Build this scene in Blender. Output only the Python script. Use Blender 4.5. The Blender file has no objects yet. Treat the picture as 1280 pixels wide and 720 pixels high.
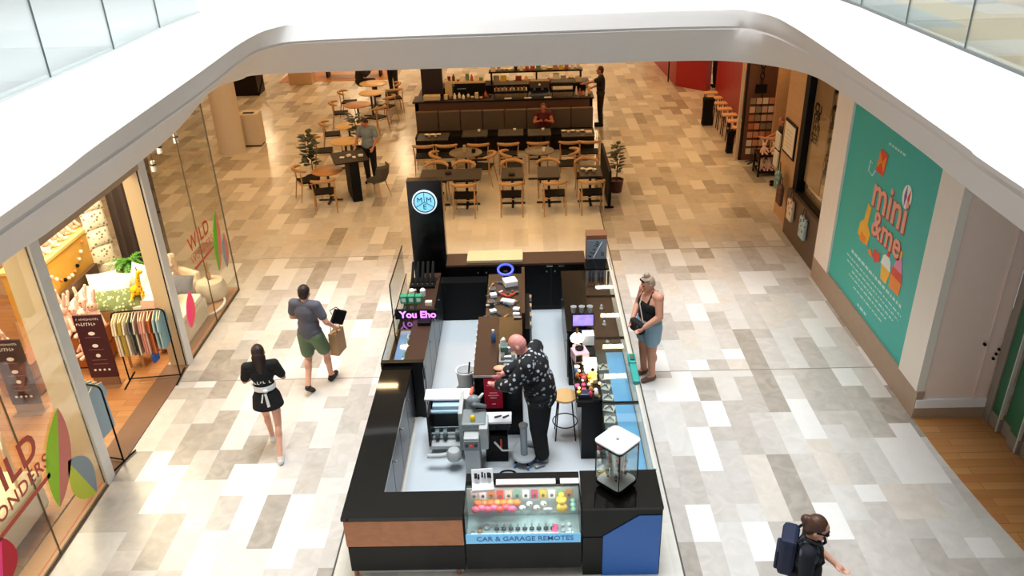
import bpy, bmesh, math, random
from mathutils import Vector, Matrix
PI = math.pi
random.seed(7)
COL = bpy.context.scene.collection
SC = bpy.context.scene

# ---------------------------------------------------------------- materials
def lin(c):
    if isinstance(c, str):
        c = [int(c[i:i + 2], 16) for i in (0, 2, 4)]
    return tuple(((v / 255) / 12.92 if v / 255 <= .04045 else ((v / 255 + .055) / 1.055) ** 2.4) for v in c) + (1,)

MC = {}
def M(key, c=None, rough=.6, metal=0, var=.08, scale=6, emit=0, spec=.5, c2=None, pat=None, bump=0, coat=0, alpha=1):
    """procedural material: base colour varied by noise, or by a pattern between c and c2"""
    if key in MC: return MC[key]
    m = bpy.data.materials.new(key); m.use_nodes = True
    nt = m.node_tree; N = nt.nodes; L = nt.links
    b = N['Principled BSDF']
    b.inputs['Roughness'].default_value = rough; b.inputs['Metallic'].default_value = metal
    b.inputs['Specular IOR Level'].default_value = spec
    b.inputs['Coat Weight'].default_value = coat
    b.inputs['Alpha'].default_value = alpha
    tc = N.new('ShaderNodeTexCoord')
    base = lin(c)
    other = lin(c2) if c2 else tuple(min(1, v * (1 + var)) for v in base[:3]) + (1,)
    first = base if c2 else tuple(v * (1 - var) for v in base[:3]) + (1,)
    mix = N.new('ShaderNodeMix'); mix.data_type = 'RGBA'
    mix.inputs[6].default_value = first; mix.inputs[7].default_value = other
    if pat == 'wood':
        mp = N.new('ShaderNodeMapping'); mp.inputs['Scale'].default_value = (scale, scale * .12, scale * 1.5)
        L.new(tc.outputs['Object'], mp.inputs[0])
        t = N.new('ShaderNodeTexNoise'); t.inputs['Scale'].default_value = 1; t.inputs['Detail'].default_value = 5
        t.inputs['Distortion'].default_value = .6
        L.new(mp.outputs[0], t.inputs[0]); L.new(t.outputs[0], mix.inputs[0])
    elif pat == 'spots':
        t = N.new('ShaderNodeTexVoronoi'); t.inputs['Scale'].default_value = scale
        t.inputs['Randomness'].default_value = .85
        L.new(tc.outputs['Object'], t.inputs[0])
        r = N.new('ShaderNodeValToRGB'); r.color_ramp.elements[0].position = .28; r.color_ramp.elements[1].position = .36
        r.color_ramp.elements[0].color = (1, 1, 1, 1); r.color_ramp.elements[1].color = (0, 0, 0, 1)
        L.new(t.outputs['Distance'], r.inputs[0]); L.new(r.outputs[0], mix.inputs[0])
    elif pat == 'stripes':
        t = N.new('ShaderNodeTexWave'); t.inputs['Scale'].default_value = scale; t.inputs['Distortion'].default_value = 1
        L.new(tc.outputs['Object'], t.inputs[0]); L.new(t.outputs[0], mix.inputs[0])
    elif pat == 'planks':
        t = N.new('ShaderNodeTexBrick'); t.inputs['Scale'].default_value = scale
        t.inputs['Brick Width'].default_value = 1.2; t.inputs['Row Height'].default_value = .14
        t.inputs['Mortar Size'].default_value = .004
        t.inputs['Color1'].default_value = base; t.inputs['Color2'].default_value = other
        t.inputs['Mortar'].default_value = tuple(v * .5 for v in base[:3]) + (1,)
        L.new(tc.outputs['Object'], t.inputs[0])
        n = N.new('ShaderNodeTexNoise'); n.inputs['Scale'].default_value = 3; n.inputs['Detail'].default_value = 6
        mp = N.new('ShaderNodeMapping'); mp.inputs['Scale'].default_value = (.6, 6, 1)
        L.new(tc.outputs['Object'], mp.inputs[0]); L.new(mp.outputs[0], n.inputs[0])
        mix.blend_type = 'MULTIPLY'; mix.inputs[0].default_value = .35
        L.new(t.outputs['Color'], mix.inputs[6]); L.new(n.outputs['Color'], mix.inputs[7])
    else:
        t = N.new('ShaderNodeTexNoise'); t.inputs['Scale'].default_value = scale; t.inputs['Detail'].default_value = 4
        L.new(tc.outputs['Object'], t.inputs[0]); L.new(t.outputs[0], mix.inputs[0])
    L.new(mix.outputs[2], b.inputs['Base Color'])
    if emit:
        L.new(mix.outputs[2], b.inputs['Emission Color']); b.inputs['Emission Strength'].default_value = emit
    if bump:
        bp = N.new('ShaderNodeBump'); bp.inputs['Strength'].default_value = bump; bp.inputs['Distance'].default_value = .01
        n2 = N.new('ShaderNodeTexNoise'); n2.inputs['Scale'].default_value = 40
        L.new(tc.outputs['Object'], n2.inputs[0]); L.new(n2.outputs[0], bp.inputs['Height']); L.new(bp.outputs[0], b.inputs['Normal'])
    MC[key] = m
    return m

def glass_mat(key, tint=(1, 1, 1), refl=1.0, haze=0.0):
    m = bpy.data.materials.new(key); m.use_nodes = True
    nt = m.node_tree; N = nt.nodes; L = nt.links; N.clear()
    out = N.new('ShaderNodeOutputMaterial'); tr = N.new('ShaderNodeBsdfTransparent'); gl = N.new('ShaderNodeBsdfGlossy')
    tr.inputs[0].default_value = (*tint, 1); gl.inputs['Roughness'].default_value = .02
    fr = N.new('ShaderNodeFresnel'); fr.inputs[0].default_value = 1.4
    mu = N.new('ShaderNodeMath'); mu.operation = 'MULTIPLY'; mu.inputs[1].default_value = refl
    mx = N.new('ShaderNodeMixShader')
    L.new(fr.outputs[0], mu.inputs[0]); L.new(mu.outputs[0], mx.inputs[0]); L.new(tr.outputs[0], mx.inputs[1]); L.new(gl.outputs[0], mx.inputs[2])
    last = mx.outputs[0]
    if haze:
        df = N.new('ShaderNodeBsdfDiffuse'); df.inputs[0].default_value = (.85, .95, .95, 1)
        m2 = N.new('ShaderNodeMixShader'); m2.inputs[0].default_value = haze
        L.new(last, m2.inputs[1]); L.new(df.outputs[0], m2.inputs[2]); last = m2.outputs[0]
    L.new(last, out.inputs[0])
    MC[key] = m
    return m

GLASS = glass_mat('clear_glass', (.96, .985, .98), .3)
RAILGLASS = glass_mat('balustrade_glass', (.975, 1, .997), .4, .08)
SHOPGLASS = glass_mat('shopfront_glass', (.97, .975, .96), .22)
BLACK = M('black_laminate', '09090a', .25, spec=.22)
MATTEBLACK = M('matt_black', '09090a', .6, spec=.2)
DARKMETAL = M('dark_metal', '16161a', .4, metal=.6)
STEEL = M('brushed_steel', 'a9adb0', .3, metal=.9)
ALU = M('aluminium', 'c9c7c0', .35, metal=.5)
WHITE = M('white_plastic', 'f2f3f4', .4)
PAPER = M('white_paper', 'f4f2ee', .7)
WOOD = M('chair_oak', 'cda06c', .45, pat='wood', c2='a97a48', scale=14)
PALEWOOD = M('pale_oak', 'd9b27c', .5, pat='wood', c2='c0935c', scale=10)
RED = M('red_paint', 'c3122a', .4)
GREY = M('mid_grey', '8d9092', .5)
SKIN = M('skin_light', 'e0a68c', .55, var=.05, scale=12)
SKINP = M('skin_pink', 'e59a8e', .5, var=.06, scale=12)
SKINT = M('skin_tan', 'bd7f62', .55, var=.05, scale=12)

# ---------------------------------------------------------------- mesh collector
def vinyl(key, c):
    m = M(key, c, .5, var=.03); nt = m.node_tree; N = nt.nodes; b = N['Principled BSDF']; out = [n for n in N if n.type == 'OUTPUT_MATERIAL'][0]
    tr = N.new('ShaderNodeBsdfTranslucent'); tr.inputs[0].default_value = lin(c); mx = N.new('ShaderNodeMixShader'); mx.inputs[0].default_value = .45
    nt.links.new(b.outputs[0], mx.inputs[1]); nt.links.new(tr.outputs[0], mx.inputs[2]); nt.links.new(mx.outputs[0], out.inputs[0]); return m
class MB:
    def __init__(s): s.bm = bmesh.new(); s.mats = []; s.mi = 0; s.X = Matrix.Identity(4)
    def use(s, m):
        if m not in s.mats: s.mats.append(m)
        s.mi = s.mats.index(m); return s
    def _f(s, vs):
        try:
            f = s.bm.faces.new(vs); f.material_index = s.mi; return f
        except ValueError: return None
    def V(s, p): return s.bm.verts.new(s.X @ Vector(p))
    def box(s, x0, x1, y0, y1, z0, z1, R=None):
        c = Vector(((x0 + x1) / 2, (y0 + y1) / 2, (z0 + z1) / 2))
        def T(p):
            p = Vector(p)
            return c + R @ (p - c) if R else p
        v = [s.V(T((x, y, z))) for z in (z0, z1) for y in (y0, y1) for x in (x0, x1)]
        for q in ((0, 2, 3, 1), (4, 5, 7, 6), (0, 1, 5, 4), (2, 6, 7, 3), (0, 4, 6, 2), (1, 3, 7, 5)): s._f([v[i] for i in q])
        return s
    def quad(s, *p): s._f([s.V(q) for q in p]); return s
    def prism(s, pts, axis, a, b):
        """extrude a 2D outline along axis ('x','y','z') from a to b"""
        def P(p, t): return {'x': (t, p[0], p[1]), 'y': (p[0], t, p[1]), 'z': (p[0], p[1], t)}[axis]
        A = [s.V(P(p, a)) for p in pts]; B = [s.V(P(p, b)) for p in pts]
        s._f(A[::-1]); s._f(B); n = len(pts)
        for i in range(n): s._f([A[i], A[(i + 1) % n], B[(i + 1) % n], B[i]])
        return s
    def ring(s, c, u, v, ru, rv, n):
        return [s.V(c + u * math.cos(2 * PI * i / n) * ru + v * math.sin(2 * PI * i / n) * rv) for i in range(n)]
    def cyl(s, a, b, r0, r1=None, n=14, cap=True):
        a = Vector(a); b = Vector(b); r1 = r0 if r1 is None else r1
        d = (b - a).normalized(); u = d.orthogonal().normalized(); v = d.cross(u)
        A = s.ring(a, u, v, r0, r0, n); B = s.ring(b, u, v, r1, r1, n)
        for i in range(n): s._f([A[i], A[(i + 1) % n], B[(i + 1) % n], B[i]])
        if cap: s._f(A[::-1]); s._f(B)
        return s
    def tube(s, pts, r, n=8, closed=False):
        P = [Vector(p) for p in pts]; k = len(P); rings = []; up = None
        for i in range(k):
            if closed: d = P[(i + 1) % k] - P[i - 1]
            else: d = P[min(i + 1, k - 1)] - P[max(i - 1, 0)]
            d.normalize()
            if up is None: up = d.orthogonal().normalized()
            u = (up - d * up.dot(d))
            u = u.normalized() if u.length > 1e-5 else d.orthogonal().normalized()
            up = u; rr = r[i] if isinstance(r, (list, tuple)) else r
            rings.append(s.ring(P[i], u, d.cross(u), rr, rr, n))
        for i in range(k if closed else k - 1):
            A = rings[i]; B = rings[(i + 1) % k]
            for j in range(n): s._f([A[j], A[(j + 1) % n], B[(j + 1) % n], B[j]])
        if not closed: s._f(rings[0][::-1]); s._f(rings[-1])
        return s
    def lathe(s, prof, c=(0, 0, 0), n=20, sx=1, sy=1):
        c = Vector(c); R = []
        for r, z in prof:
            R.append([s.V(c + Vector((math.cos(2 * PI * i / n) * r * sx, math.sin(2 * PI * i / n) * r * sy, z))) for i in range(n)])
        for A, B in zip(R, R[1:]):
            for j in range(n): s._f([A[j], A[(j + 1) % n], B[(j + 1) % n], B[j]])
        s._f(R[0][::-1]); s._f(R[-1]); return s
    def ball(s, c, rx, ry=None, rz=None, n=14, R=None):
        ry = ry or rx; rz = rz or rx; c = Vector(c); m = n // 2; rows = []
        def T(p): return s.V(c + (R @ Vector(p) if R else Vector(p)))
        top = T((0, 0, rz)); bot = T((0, 0, -rz))
        for k in range(1, m):
            a = PI * k / m
            rows.append([T((rx * math.sin(a) * math.cos(2 * PI * i / n), ry * math.sin(a) * math.sin(2 * PI * i / n), rz * math.cos(a))) for i in range(n)])
        for i in range(n):
            s._f([top, rows[0][i], rows[0][(i + 1) % n]]); s._f([bot, rows[-1][(i + 1) % n], rows[-1][i]])
        for A, B in zip(rows, rows[1:]):
            for j in range(n): s._f([A[j], B[j], B[(j + 1) % n], A[(j + 1) % n]])
        return s
    def pill(s, a, b, ra, rb, n=14, m=4):
        """closed tapered capsule"""
        a = Vector(a); b = Vector(b); d = (b - a).normalized(); u = d.orthogonal().normalized(); v = d.cross(u); R = []
        pa = s.V(a - d * ra); pb = s.V(b + d * rb)
        for k in range(1, m + 1):
            t = PI / 2 * k / m; R.append(s.ring(a - d * ra * math.cos(t), u, v, ra * math.sin(t), ra * math.sin(t), n))
        for k in range(m, 0, -1):
            t = PI / 2 * k / m; R.append(s.ring(b + d * rb * math.cos(t), u, v, rb * math.sin(t), rb * math.sin(t), n))
        for j in range(n): s._f([pa, R[0][(j + 1) % n], R[0][j]]); s._f([pb, R[-1][j], R[-1][(j + 1) % n]])
        for A, B in zip(R, R[1:]):
            for j in range(n): s._f([A[j], A[(j + 1) % n], B[(j + 1) % n], B[j]])
        return s
    def build(s, name, mat=None, parent=None, smooth=False, bevel=0, loc=None):
        bmesh.ops.recalc_face_normals(s.bm, faces=s.bm.faces)
        if smooth:
            for f in s.bm.faces: f.smooth = True
        me = bpy.data.meshes.new(name); s.bm.to_mesh(me); s.bm.free()
        for m in (s.mats or [mat]): me.materials.append(m)
        o = bpy.data.objects.new(name, me); COL.objects.link(o)
        if parent: o.parent = parent
        if loc: o.location = loc
        if smooth:
            try: me.set_sharp_from_angle(angle=math.radians(38))
            except Exception: pass
        if bevel:
            b = o.modifiers.new('bevel', 'BEVEL'); b.width = bevel; b.segments = 2; b.limit_method = 'ANGLE'
        return o

def remesh(mb, name, mat, parent, voxel=.008, it=3, fac=.5):
    """fuse overlapping closed shapes into one continuous surface"""
    o = mb.build('tmp', mat)
    r = o.modifiers.new('r', 'REMESH'); r.mode = 'VOXEL'; r.voxel_size = voxel; r.use_smooth_shade = True
    s = o.modifiers.new('s', 'SMOOTH'); s.factor = fac; s.iterations = it
    dg = bpy.context.evaluated_depsgraph_get(); dg.update()
    me = bpy.data.meshes.new_from_object(o.evaluated_get(dg)); me.name = name
    bpy.data.objects.remove(o)
    me.materials.clear(); me.materials.append(mat)
    for p in me.polygons: p.use_smooth = True; p.material_index = 0
    q = bpy.data.objects.new(name, me); COL.objects.link(q)
    if parent: q.parent = parent
    return q

def tag(o, label=None, cat=None, group=None, kind=None):
    if label: o['label'] = label
    if cat: o['category'] = cat
    if group: o['group'] = group
    if kind: o['kind'] = kind
    return o
def struct(o): o['kind'] = 'structure'; return o
def thing(name, label, cat, loc=(0, 0, 0), rz=0, group=None):
    o = bpy.data.objects.new(name, None); COL.objects.link(o); o.empty_display_size = .1
    o.location = loc; o.rotation_euler = (0, 0, rz)
    return tag(o, label, cat, group)
def kids(o): return [c for c in bpy.data.objects if c.parent == o]
def dup(root, loc, rz=0, label=None, group=None, scale=None):
    def cp(o, par):
        c = o.copy(); COL.objects.link(c)
        if par: c.parent = par
        for k in kids(o): cp(k, c)
        return c
    r = cp(root, None); r.location = loc; r.rotation_euler = (0, 0, rz)
    if label: r['label'] = label
    if group: r['group'] = group
    if scale: r.scale = scale
    return r
ORD = ['first', 'second', 'third', 'fourth', 'fifth', 'sixth', 'seventh', 'eighth', 'ninth', 'tenth', 'eleventh', 'twelfth', 'thirteenth', 'fourteenth', 'fifteenth', 'sixteenth']

def text(s, size, mat, name, parent, M4, extrude=.002, align='CENTER', shear=0, bold=0, spacing=1):
    cu = bpy.data.curves.new('t', 'FONT'); cu.body = s; cu.size = size; cu.extrude = extrude; cu.align_x = align
    cu.align_y = 'CENTER'; cu.shear = shear; cu.offset = bold; cu.space_character = spacing; cu.resolution_u = 3
    o = bpy.data.objects.new('t', cu); COL.objects.link(o)
    dg = bpy.context.evaluated_depsgraph_get(); dg.update()
    me = bpy.data.meshes.new_from_object(o.evaluated_get(dg)); bpy.data.objects.remove(o)
    me.transform(M4); me.materials.clear(); me.materials.append(mat)
    for p in me.polygons: p.material_index = 0
    q = bpy.data.objects.new(name, me); COL.objects.link(q)
    if parent: q.parent = parent
    return q
def marks(M4, w, h, n, mat, name, parent, seed=1):
    """a row of unreadable print: short upright strokes in word-like groups"""
    r = random.Random(seed); mb = MB(); x = -w / 2; st = w / n
    for i in range(n):
        if r.random() < .82:
            a = h * r.uniform(.6, 1) / 2
            for q in ((x, x + st * .28, -a, a), (x, x + st * .7, r.choice((-a, a - h * .2, -h * .1)), None)):
                z0 = q[2]; z1 = q[3] if q[3] is not None else q[2] + h * .2
                P = [M4 @ Vector(p) for p in ((q[0], z0, 0), (q[1], z0, 0), (q[1], z1, 0), (q[0], z1, 0))]
                mb.quad(*P)
        x += st
    return mb.build(name, mat, parent)
def frame(origin, right, up):
    r = Vector(right).normalized(); u = Vector(up).normalized(); n = r.cross(u)
    m = Matrix((r, u, n)).transposed().to_4x4(); m.translation = Vector(origin); return m

# ---------------------------------------------------------------- camera and render look
cam = bpy.data.cameras.new('camera'); co = bpy.data.objects.new('camera', cam); COL.objects.link(co)
cam.sensor_width = 36; cam.lens = 1010.793 / 1280 * 36; cam.clip_end = 200
r_ = Vector((0.99946947, 0.00964186, -0.03110965)); u_ = Vector((0.02318581, 0.46018104, 0.8875223)); f_ = Vector((-0.02287343, 0.88777274, -0.45971335))
mw = Matrix((r_, u_, -f_)).transposed().to_4x4(); mw.translation = (0, 0, 6.8); co.matrix_world = mw
SC.camera = co
SC.view_settings.view_transform = 'Standard'; SC.view_settings.look = 'None'
SC.view_settings.exposure = 0; SC.view_settings.gamma = 1; SC.view_settings.use_curve_mapping = False
SC.cycles.max_bounces = 8; SC.cycles.transparent_max_bounces = 16; SC.cycles.diffuse_bounces = 4
SC.cycles.glossy_bounces = 3; SC.cycles.caustics_reflective = False; SC.cycles.caustics_refractive = False
SC.cycles.sample_clamp_indirect = 6
# ================================================================ SETTING
# ---- floor tiles: stone slabs 0.3 m wide in running lengths; every slab has its own stone colour
def floor_tiles():
    rnd = random.Random(3)
    pal = [((230, 228, 225), .14), ((213, 210, 205), .27), ((204, 199, 193), .25), ((193, 187, 180), .18), ((173, 166, 157), .07), ((215, 207, 197), .09)]
    me = bpy.data.meshes.new('floor'); vs = []; fs = []; cols = []
    def pick():
        t = rnd.random(); a = 0
        for c, w in pal:
            a += w
            if t < a: return c
        return pal[1][0]
    def quad(x0, x1, y0, y1, c, k):
        if x1 - x0 < .004 or y1 - y0 < .004: return
        i = len(vs); vs.extend([(x0, y0, 0), (x1, y0, 0), (x1, y1, 0), (x0, y1, 0)]); fs.append((i, i + 1, i + 2, i + 3))
        cols.append((*lin(c)[:3], k))
    cx0, cx1, cy1 = -2.23, 1.58, 19.6
    def column(x0, x1, ya, yb, plain=False):
        y = ya - rnd.choice((0, .3, .6)); last = None
        while y < yb:
            ln = rnd.choice((.6, .6, .9, .9, .3, 1.2) if not plain else (.6, 1.2, .9))
            c = (226, 222, 212) if plain else pick()
            if plain:
                d = rnd.choice((-7, -3, 0, 3, 6)); c = tuple(v + d for v in c)
            while not plain and c == last: c = pick()
            last = c
            quad(x0, x1, max(y, ya), min(y + ln, yb), c, rnd.random())
            y += ln
    n = 0; x = -15.02
    while x < 8:
        x1 = x + .3
        for (ya, yb) in ((3.5, 10.28), (10.28, 14.66), (14.66, 19.6), (19.6, 38)):
            if ya < 10 and x1 < -5.6: continue
            for a, b, pl in ((x, min(x1, cx0), False), (max(x, cx0), min(x1, cx1), True), (max(x, cx1), x1, False)):
                if b - a < .004: continue
                if pl and ya >= 19.6: column(a, b, ya, yb, False)
                else: column(a, b, ya, yb, pl)
        x = x1
    me.from_pydata(vs, [], fs); me.update()
    at = me.color_attributes.new('slab', 'FLOAT_COLOR', 'CORNER')
    for p in me.polygons:
        for li in p.loop_indices: at.data[li].color = cols[p.index]
    o = bpy.data.objects.new('floor', me); COL.objects.link(o); struct(o)
    m = bpy.data.materials.new('stone_slabs'); m.use_nodes = True; N = m.node_tree.nodes; L = m.node_tree.links
    b = N['Principled BSDF']; a = N.new('ShaderNodeAttribute'); a.attribute_name = 'slab'
    tc = N.new('ShaderNodeTexCoord')
    add = N.new('ShaderNodeVectorMath'); add.operation = 'ADD'
    comb = N.new('ShaderNodeCombineXYZ'); mul = N.new('ShaderNodeMath'); mul.operation = 'MULTIPLY'; mul.inputs[1].default_value = 37
    L.new(a.outputs['Alpha'], mul.inputs[0]); L.new(mul.outputs[0], comb.inputs[2])
    L.new(tc.outputs['Object'], add.inputs[0]); L.new(comb.outputs[0], add.inputs[1])
    n1 = N.new('ShaderNodeTexNoise'); n1.inputs['Scale'].default_value = 4.5; n1.inputs['Detail'].default_value = 7; n1.inputs['Distortion'].default_value = 1.2
    L.new(add.outputs[0], n1.inputs[0])
    rp = N.new('ShaderNodeValToRGB'); rp.color_ramp.elements[0].position = .35; rp.color_ramp.elements[1].position = .68
    rp.color_ramp.elements[0].color = (.80, .79, .77, 1); rp.color_ramp.elements[1].color = (1.04, 1.03, 1.02, 1)
    L.new(n1.outputs[0], rp.inputs[0])
    mx = N.new('ShaderNodeMix'); mx.data_type = 'RGBA'; mx.blend_type = 'MULTIPLY'
    # pale slabs are nearly plain, darker ones are veined
    bw = N.new('ShaderNodeRGBToBW'); L.new(a.outputs['Color'], bw.inputs[0])
    mr = N.new('ShaderNodeMapRange'); mr.inputs[1].default_value = .35; mr.inputs[2].default_value = .8; mr.inputs[3].default_value = 1; mr.inputs[4].default_value = .12
    L.new(bw.outputs[0], mr.inputs[0]); L.new(mr.outputs[0], mx.inputs[0])
    L.new(a.outputs['Color'], mx.inputs[6]); L.new(rp.outputs[0], mx.inputs[7])
    L.new(mx.outputs[2], b.inputs['Base Color']); b.inputs['Roughness'].default_value = .24; b.inputs['Specular IOR Level'].default_value = .4
    me.materials.append(m)
floor_tiles()
JOINT = M('joint_strip', '4a4744', .5)
mb = MB()
mb.box(1.575, 1.595, 3.5, 16.8, -.01, .003); mb.box(-2.25, -2.23, 3.5, 16.8, -.01, .003)
struct(mb.build('trim_1', JOINT))
mb = MB()
mb.box(-5.42, -2.24, 10.27, 10.285, -.01, .002); mb.box(1.59, 5.15, 10.27, 10.285, -.01, .002)
mb.box(-5.42, -2.24, 14.65, 14.665, -.01, .002); mb.box(1.59, 5.15, 14.65, 14.665, -.01, .002)
struct(mb.build('trim_2', M('cross_joint', '8f8880', .5)))
# pale vinyl inside the kiosk
struct(MB().box(-1.62, 1.3, 6.7, 12.3, .0, .006).build('floor_kiosk', M('kiosk_vinyl', 'c3cbd0', .35, var=.05, scale=2)))
# timber floors of the two shops
struct(MB().box(-12, -5.78, 3, 13.3, -.02, .012).build('floor_shop_left', M('shop_planks', 'c98f5a', .4, pat='planks', c2='b57a46', scale=1)))
struct(MB().box(-5.78, -5.42, 8.1, 10.75, -.02, .014).build('threshold', M('threshold_mat', '7c5b43', .7)))
struct(MB().prism([(5.155, 9.02), (5.165, 8.3), (5.2, 7.75), (5.25, 7.2), (5.33, 6.57), (5.6, 5.4), (6.2, 4.2), (9, 4.2), (9, 9.02)], 'z', -.02, .006).build('floor_shop_right', M('right_planks', 'd69a60', .38, pat='planks', c2='c2844a', scale=1)))
struct(MB().box(-9.2, -5.0, 30.2, 38, -.02, .01).build('floor_shop_far', M('far_planks', 'd08a45', .4, pat='planks', c2='c07a3c', scale=1)))

# ---- upper level slab around the void: one loft of profiles (rounded white fascia)
def catmull(P, per=6):
    out = []
    for i in range(len(P) - 1):
        p0 = Vector(P[max(i - 1, 0)]); p1 = Vector(P[i]); p2 = Vector(P[i + 1]); p3 = Vector(P[min(i + 2, len(P) - 1)])
        for k in range(per):
            t = k / per
            out.append(.5 * ((2 * p1) + (-p0 + p2) * t + (2 * p0 - 5 * p1 + 4 * p2 - p3) * t * t + (-p0 + 3 * p1 - 3 * p2 + p3) * t ** 3))
    out.append(Vector(P[-1])); return out
TOP = [(-3.45, -2), (-3.6, 5.0), (-3.70, 6.75), (-3.80, 9.4), (-3.88, 11.5), (-3.72, 12.5), (-3.1, 12.9), (-.2, 12.95), (2.9, 12.93), (3.5, 12.4), (3.6, 11.1), (3.46, 8.0), (3.36, 6.1), (3.3, 5.0), (3.2, -2)]
GRV = [(-3.86, -2), (-3.88, 5.35), (-3.87, 6.8), (-3.87, 9.5), (-3.96, 11.4), (-3.84, 12.4), (-3.13, 12.75), (-.2, 12.87), (2.76, 12.9), (3.5, 12.5), (3.70, 10.85), (3.73, 7.9), (3.67, 6.6), (3.64, 5.6), (3.6, -2)]
BOT = [(-4.45, -2), (-4.43, 5.5), (-4.37, 6.9), (-4.40, 9.7), (-4.68, 11.9), (-4.48, 12.71), (-3.94, 13.08), (-.2, 13.11), (2.47, 13.15), (3.42, 12.9), (4.12, 12.03), (4.23, 10.62), (4.19, 8.38), (4.1, 6.2), (4.0, -2)]
GLS = [(-4.6, -2), (-4.62, 5.4), (-4.62, 6.9), (-4.62, 9.4), (-4.65, 11.8), (-4.4, 13.2), (-3.4, 13.9), (-.2, 13.95), (3.0, 13.9), (3.95, 13.3), (4.23, 11.6), (4.21, 8.4), (4.19, 6.6), (4.17, 5.4), (4.1, -2)]
T_, G_, B_, L_ = [catmull(p) for p in (TOP, GRV, BOT, GLS)]
def off(P, Q, t): return [p.lerp(q, t) for p, q in zip(P, Q)]
Gi = [g + (b - g).normalized() * .03 for g, b in zip(G_, B_)]
layers = [(L_, 5.12), (off(L_, T_, .5), 5.03), (off(L_, T_, .9), 4.86), (off(L_, T_, .975), 4.825), (T_, 4.805), (off(T_, G_, .1), 4.785), (off(T_, G_, .2), 4.765), (off(T_, G_, .5), 4.69), (G_, 4.565), (Gi, 4.555), (Gi, 4.53), (off(G_, B_, .03), 4.52), (off(G_, B_, .4), 4.32), (off(G_, B_, .9), 4.05), (B_, 4.0)]
out = [Vector(p) for p in B_]
out = [b + (b - t).normalized() * .6 for b, t in zip(B_, T_)]
layers += [(off(B_, out, .1), 4.0), (out, 4.2)]
mb = MB(); rows = [[mb.V((p.x, p.y, z)) for p in P] for P, z in layers]
for A, B in zip(rows, rows[1:]):
    for i in range(len(A) - 1): mb._f([A[i], A[i + 1], B[i + 1], B[i]])
PLASTER = M('white_plaster', 'ddd8d3', .6, var=.02)
struct(mb.build('bulkhead', PLASTER, smooth=True))
# ceiling of the lower mall: a plate with the void cut out, built as a strip from the bulkhead's inner edge to a far outline
mb = MB(); A = [mb.V((p.x, p.y, 4.2)) for p in out]
def far_pt(p):
    if p.y > 12.6: return (p.x * 1.0 + (-11 if p.x < -3.8 else 4 if p.x > 3.4 else 0), 40, 4.2)
    return (-15 if p.x < 0 else 9, p.y, 4.2)
B = [mb.V(far_pt(p)) for p in out]
for i in range(len(A) - 1): mb._f([A[i], A[i + 1], B[i + 1], B[i]])
mb.quad((-15, 12, 4.205), (-3.5, 13.6, 4.205), (-3.5, 40, 4.205), (-15, 40, 4.205))
mb.quad((3, 13.6, 4.205), (9, 11.5, 4.205), (9, 40, 4.205), (3, 40, 4.205))
struct(mb.build('ceiling', M('mall_ceiling', 'd8cbb8', .7)))
# upper floor and the shopfronts that face it
UP = M('upper_floor', 'f6f9f7', .35, var=.03, scale=1.5)
mb = MB(); A = [mb.V((p.x, p.y, 5.1)) for p in L_]; B = [mb.V((-15 if p.x < 0 else 9, p.y, 5.1) if p.y < 12.5 else (p.x, 24, 5.1)) for p in L_]
for i in range(len(A) - 1): mb._f([A[i], A[i + 1], B[i + 1], B[i]])
mb.quad((-15, 11.5, 5.098), (-4.2, 13.4, 5.098), (-4.2, 24, 5.098), (-15, 24, 5.098)); mb.quad((4, 13.2, 5.098), (9, 11, 5.098), (9, 24, 5.098), (4, 24, 5.098))
struct(mb.build('upper_floor', UP))
UW = M('upper_wall', 'e9e4dc', .6)
mb = MB(); mb.box(-15, -14.8, -3, 24, 5, 9); mb.box(-15, 9, 24, 24.2, 5, 9); mb.box(9, 9.2, -3, 24, 5, 9)
struct(mb.build('wall_upper', UW))
mb = MB()
for (x0, x1, y0, y1) in ((-15, -8.5, -3, 24.2), (7.5, 9.2, -3, 24.2), (-8.5, 7.5, 14.5, 24.2), (-8.5, 7.5, -3, 0)): mb.box(x0, x1, y0, y1, 9, 9.15)
struct(mb.build('ceiling_upper', UW))
# upper right shopfront: pastel panels and posts seen through the glass balustrade
t = thing('shopfront', 'upper floor shopfront with pastel panels behind the right glass balustrade', 'shopfront', (7.2, 0, 5.12))
MB().box(0, .2, 2, 20, 0, .12).build('sill', ALU, t)
for i, c in enumerate(('ead9b0', 'cfe0dd', 'e6b9b4', 'f1efe6', 'b9c6c4', 'efd9a8', 'e9e4dc', 'd8a9a6', 'f0e6c8', 'c6d2d0', 'efe2c0', 'e4c3bd')):
    MB().box(.05, .12, 2 + i * 1.5, 3.4 + i * 1.5, .12, 2.7).build('panel', M('pastel_' + c, c, .5), t)
MB().box(0, .2, 2, 20, 2.7, 3).build('header', WHITE, t)

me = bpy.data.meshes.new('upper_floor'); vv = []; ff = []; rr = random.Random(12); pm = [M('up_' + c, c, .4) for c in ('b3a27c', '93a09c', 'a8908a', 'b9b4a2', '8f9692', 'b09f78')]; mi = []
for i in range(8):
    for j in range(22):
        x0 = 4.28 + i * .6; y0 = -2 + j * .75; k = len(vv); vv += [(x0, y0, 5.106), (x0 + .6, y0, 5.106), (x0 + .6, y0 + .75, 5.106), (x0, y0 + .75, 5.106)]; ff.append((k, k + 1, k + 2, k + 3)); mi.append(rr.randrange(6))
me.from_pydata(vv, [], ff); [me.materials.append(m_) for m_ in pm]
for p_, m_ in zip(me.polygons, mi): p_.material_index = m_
o_ = bpy.data.objects.new('upper_floor_reflections', me); COL.objects.link(o_); struct(o_)  # patches of colour that paint pastel reflections onto the upper floor
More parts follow.
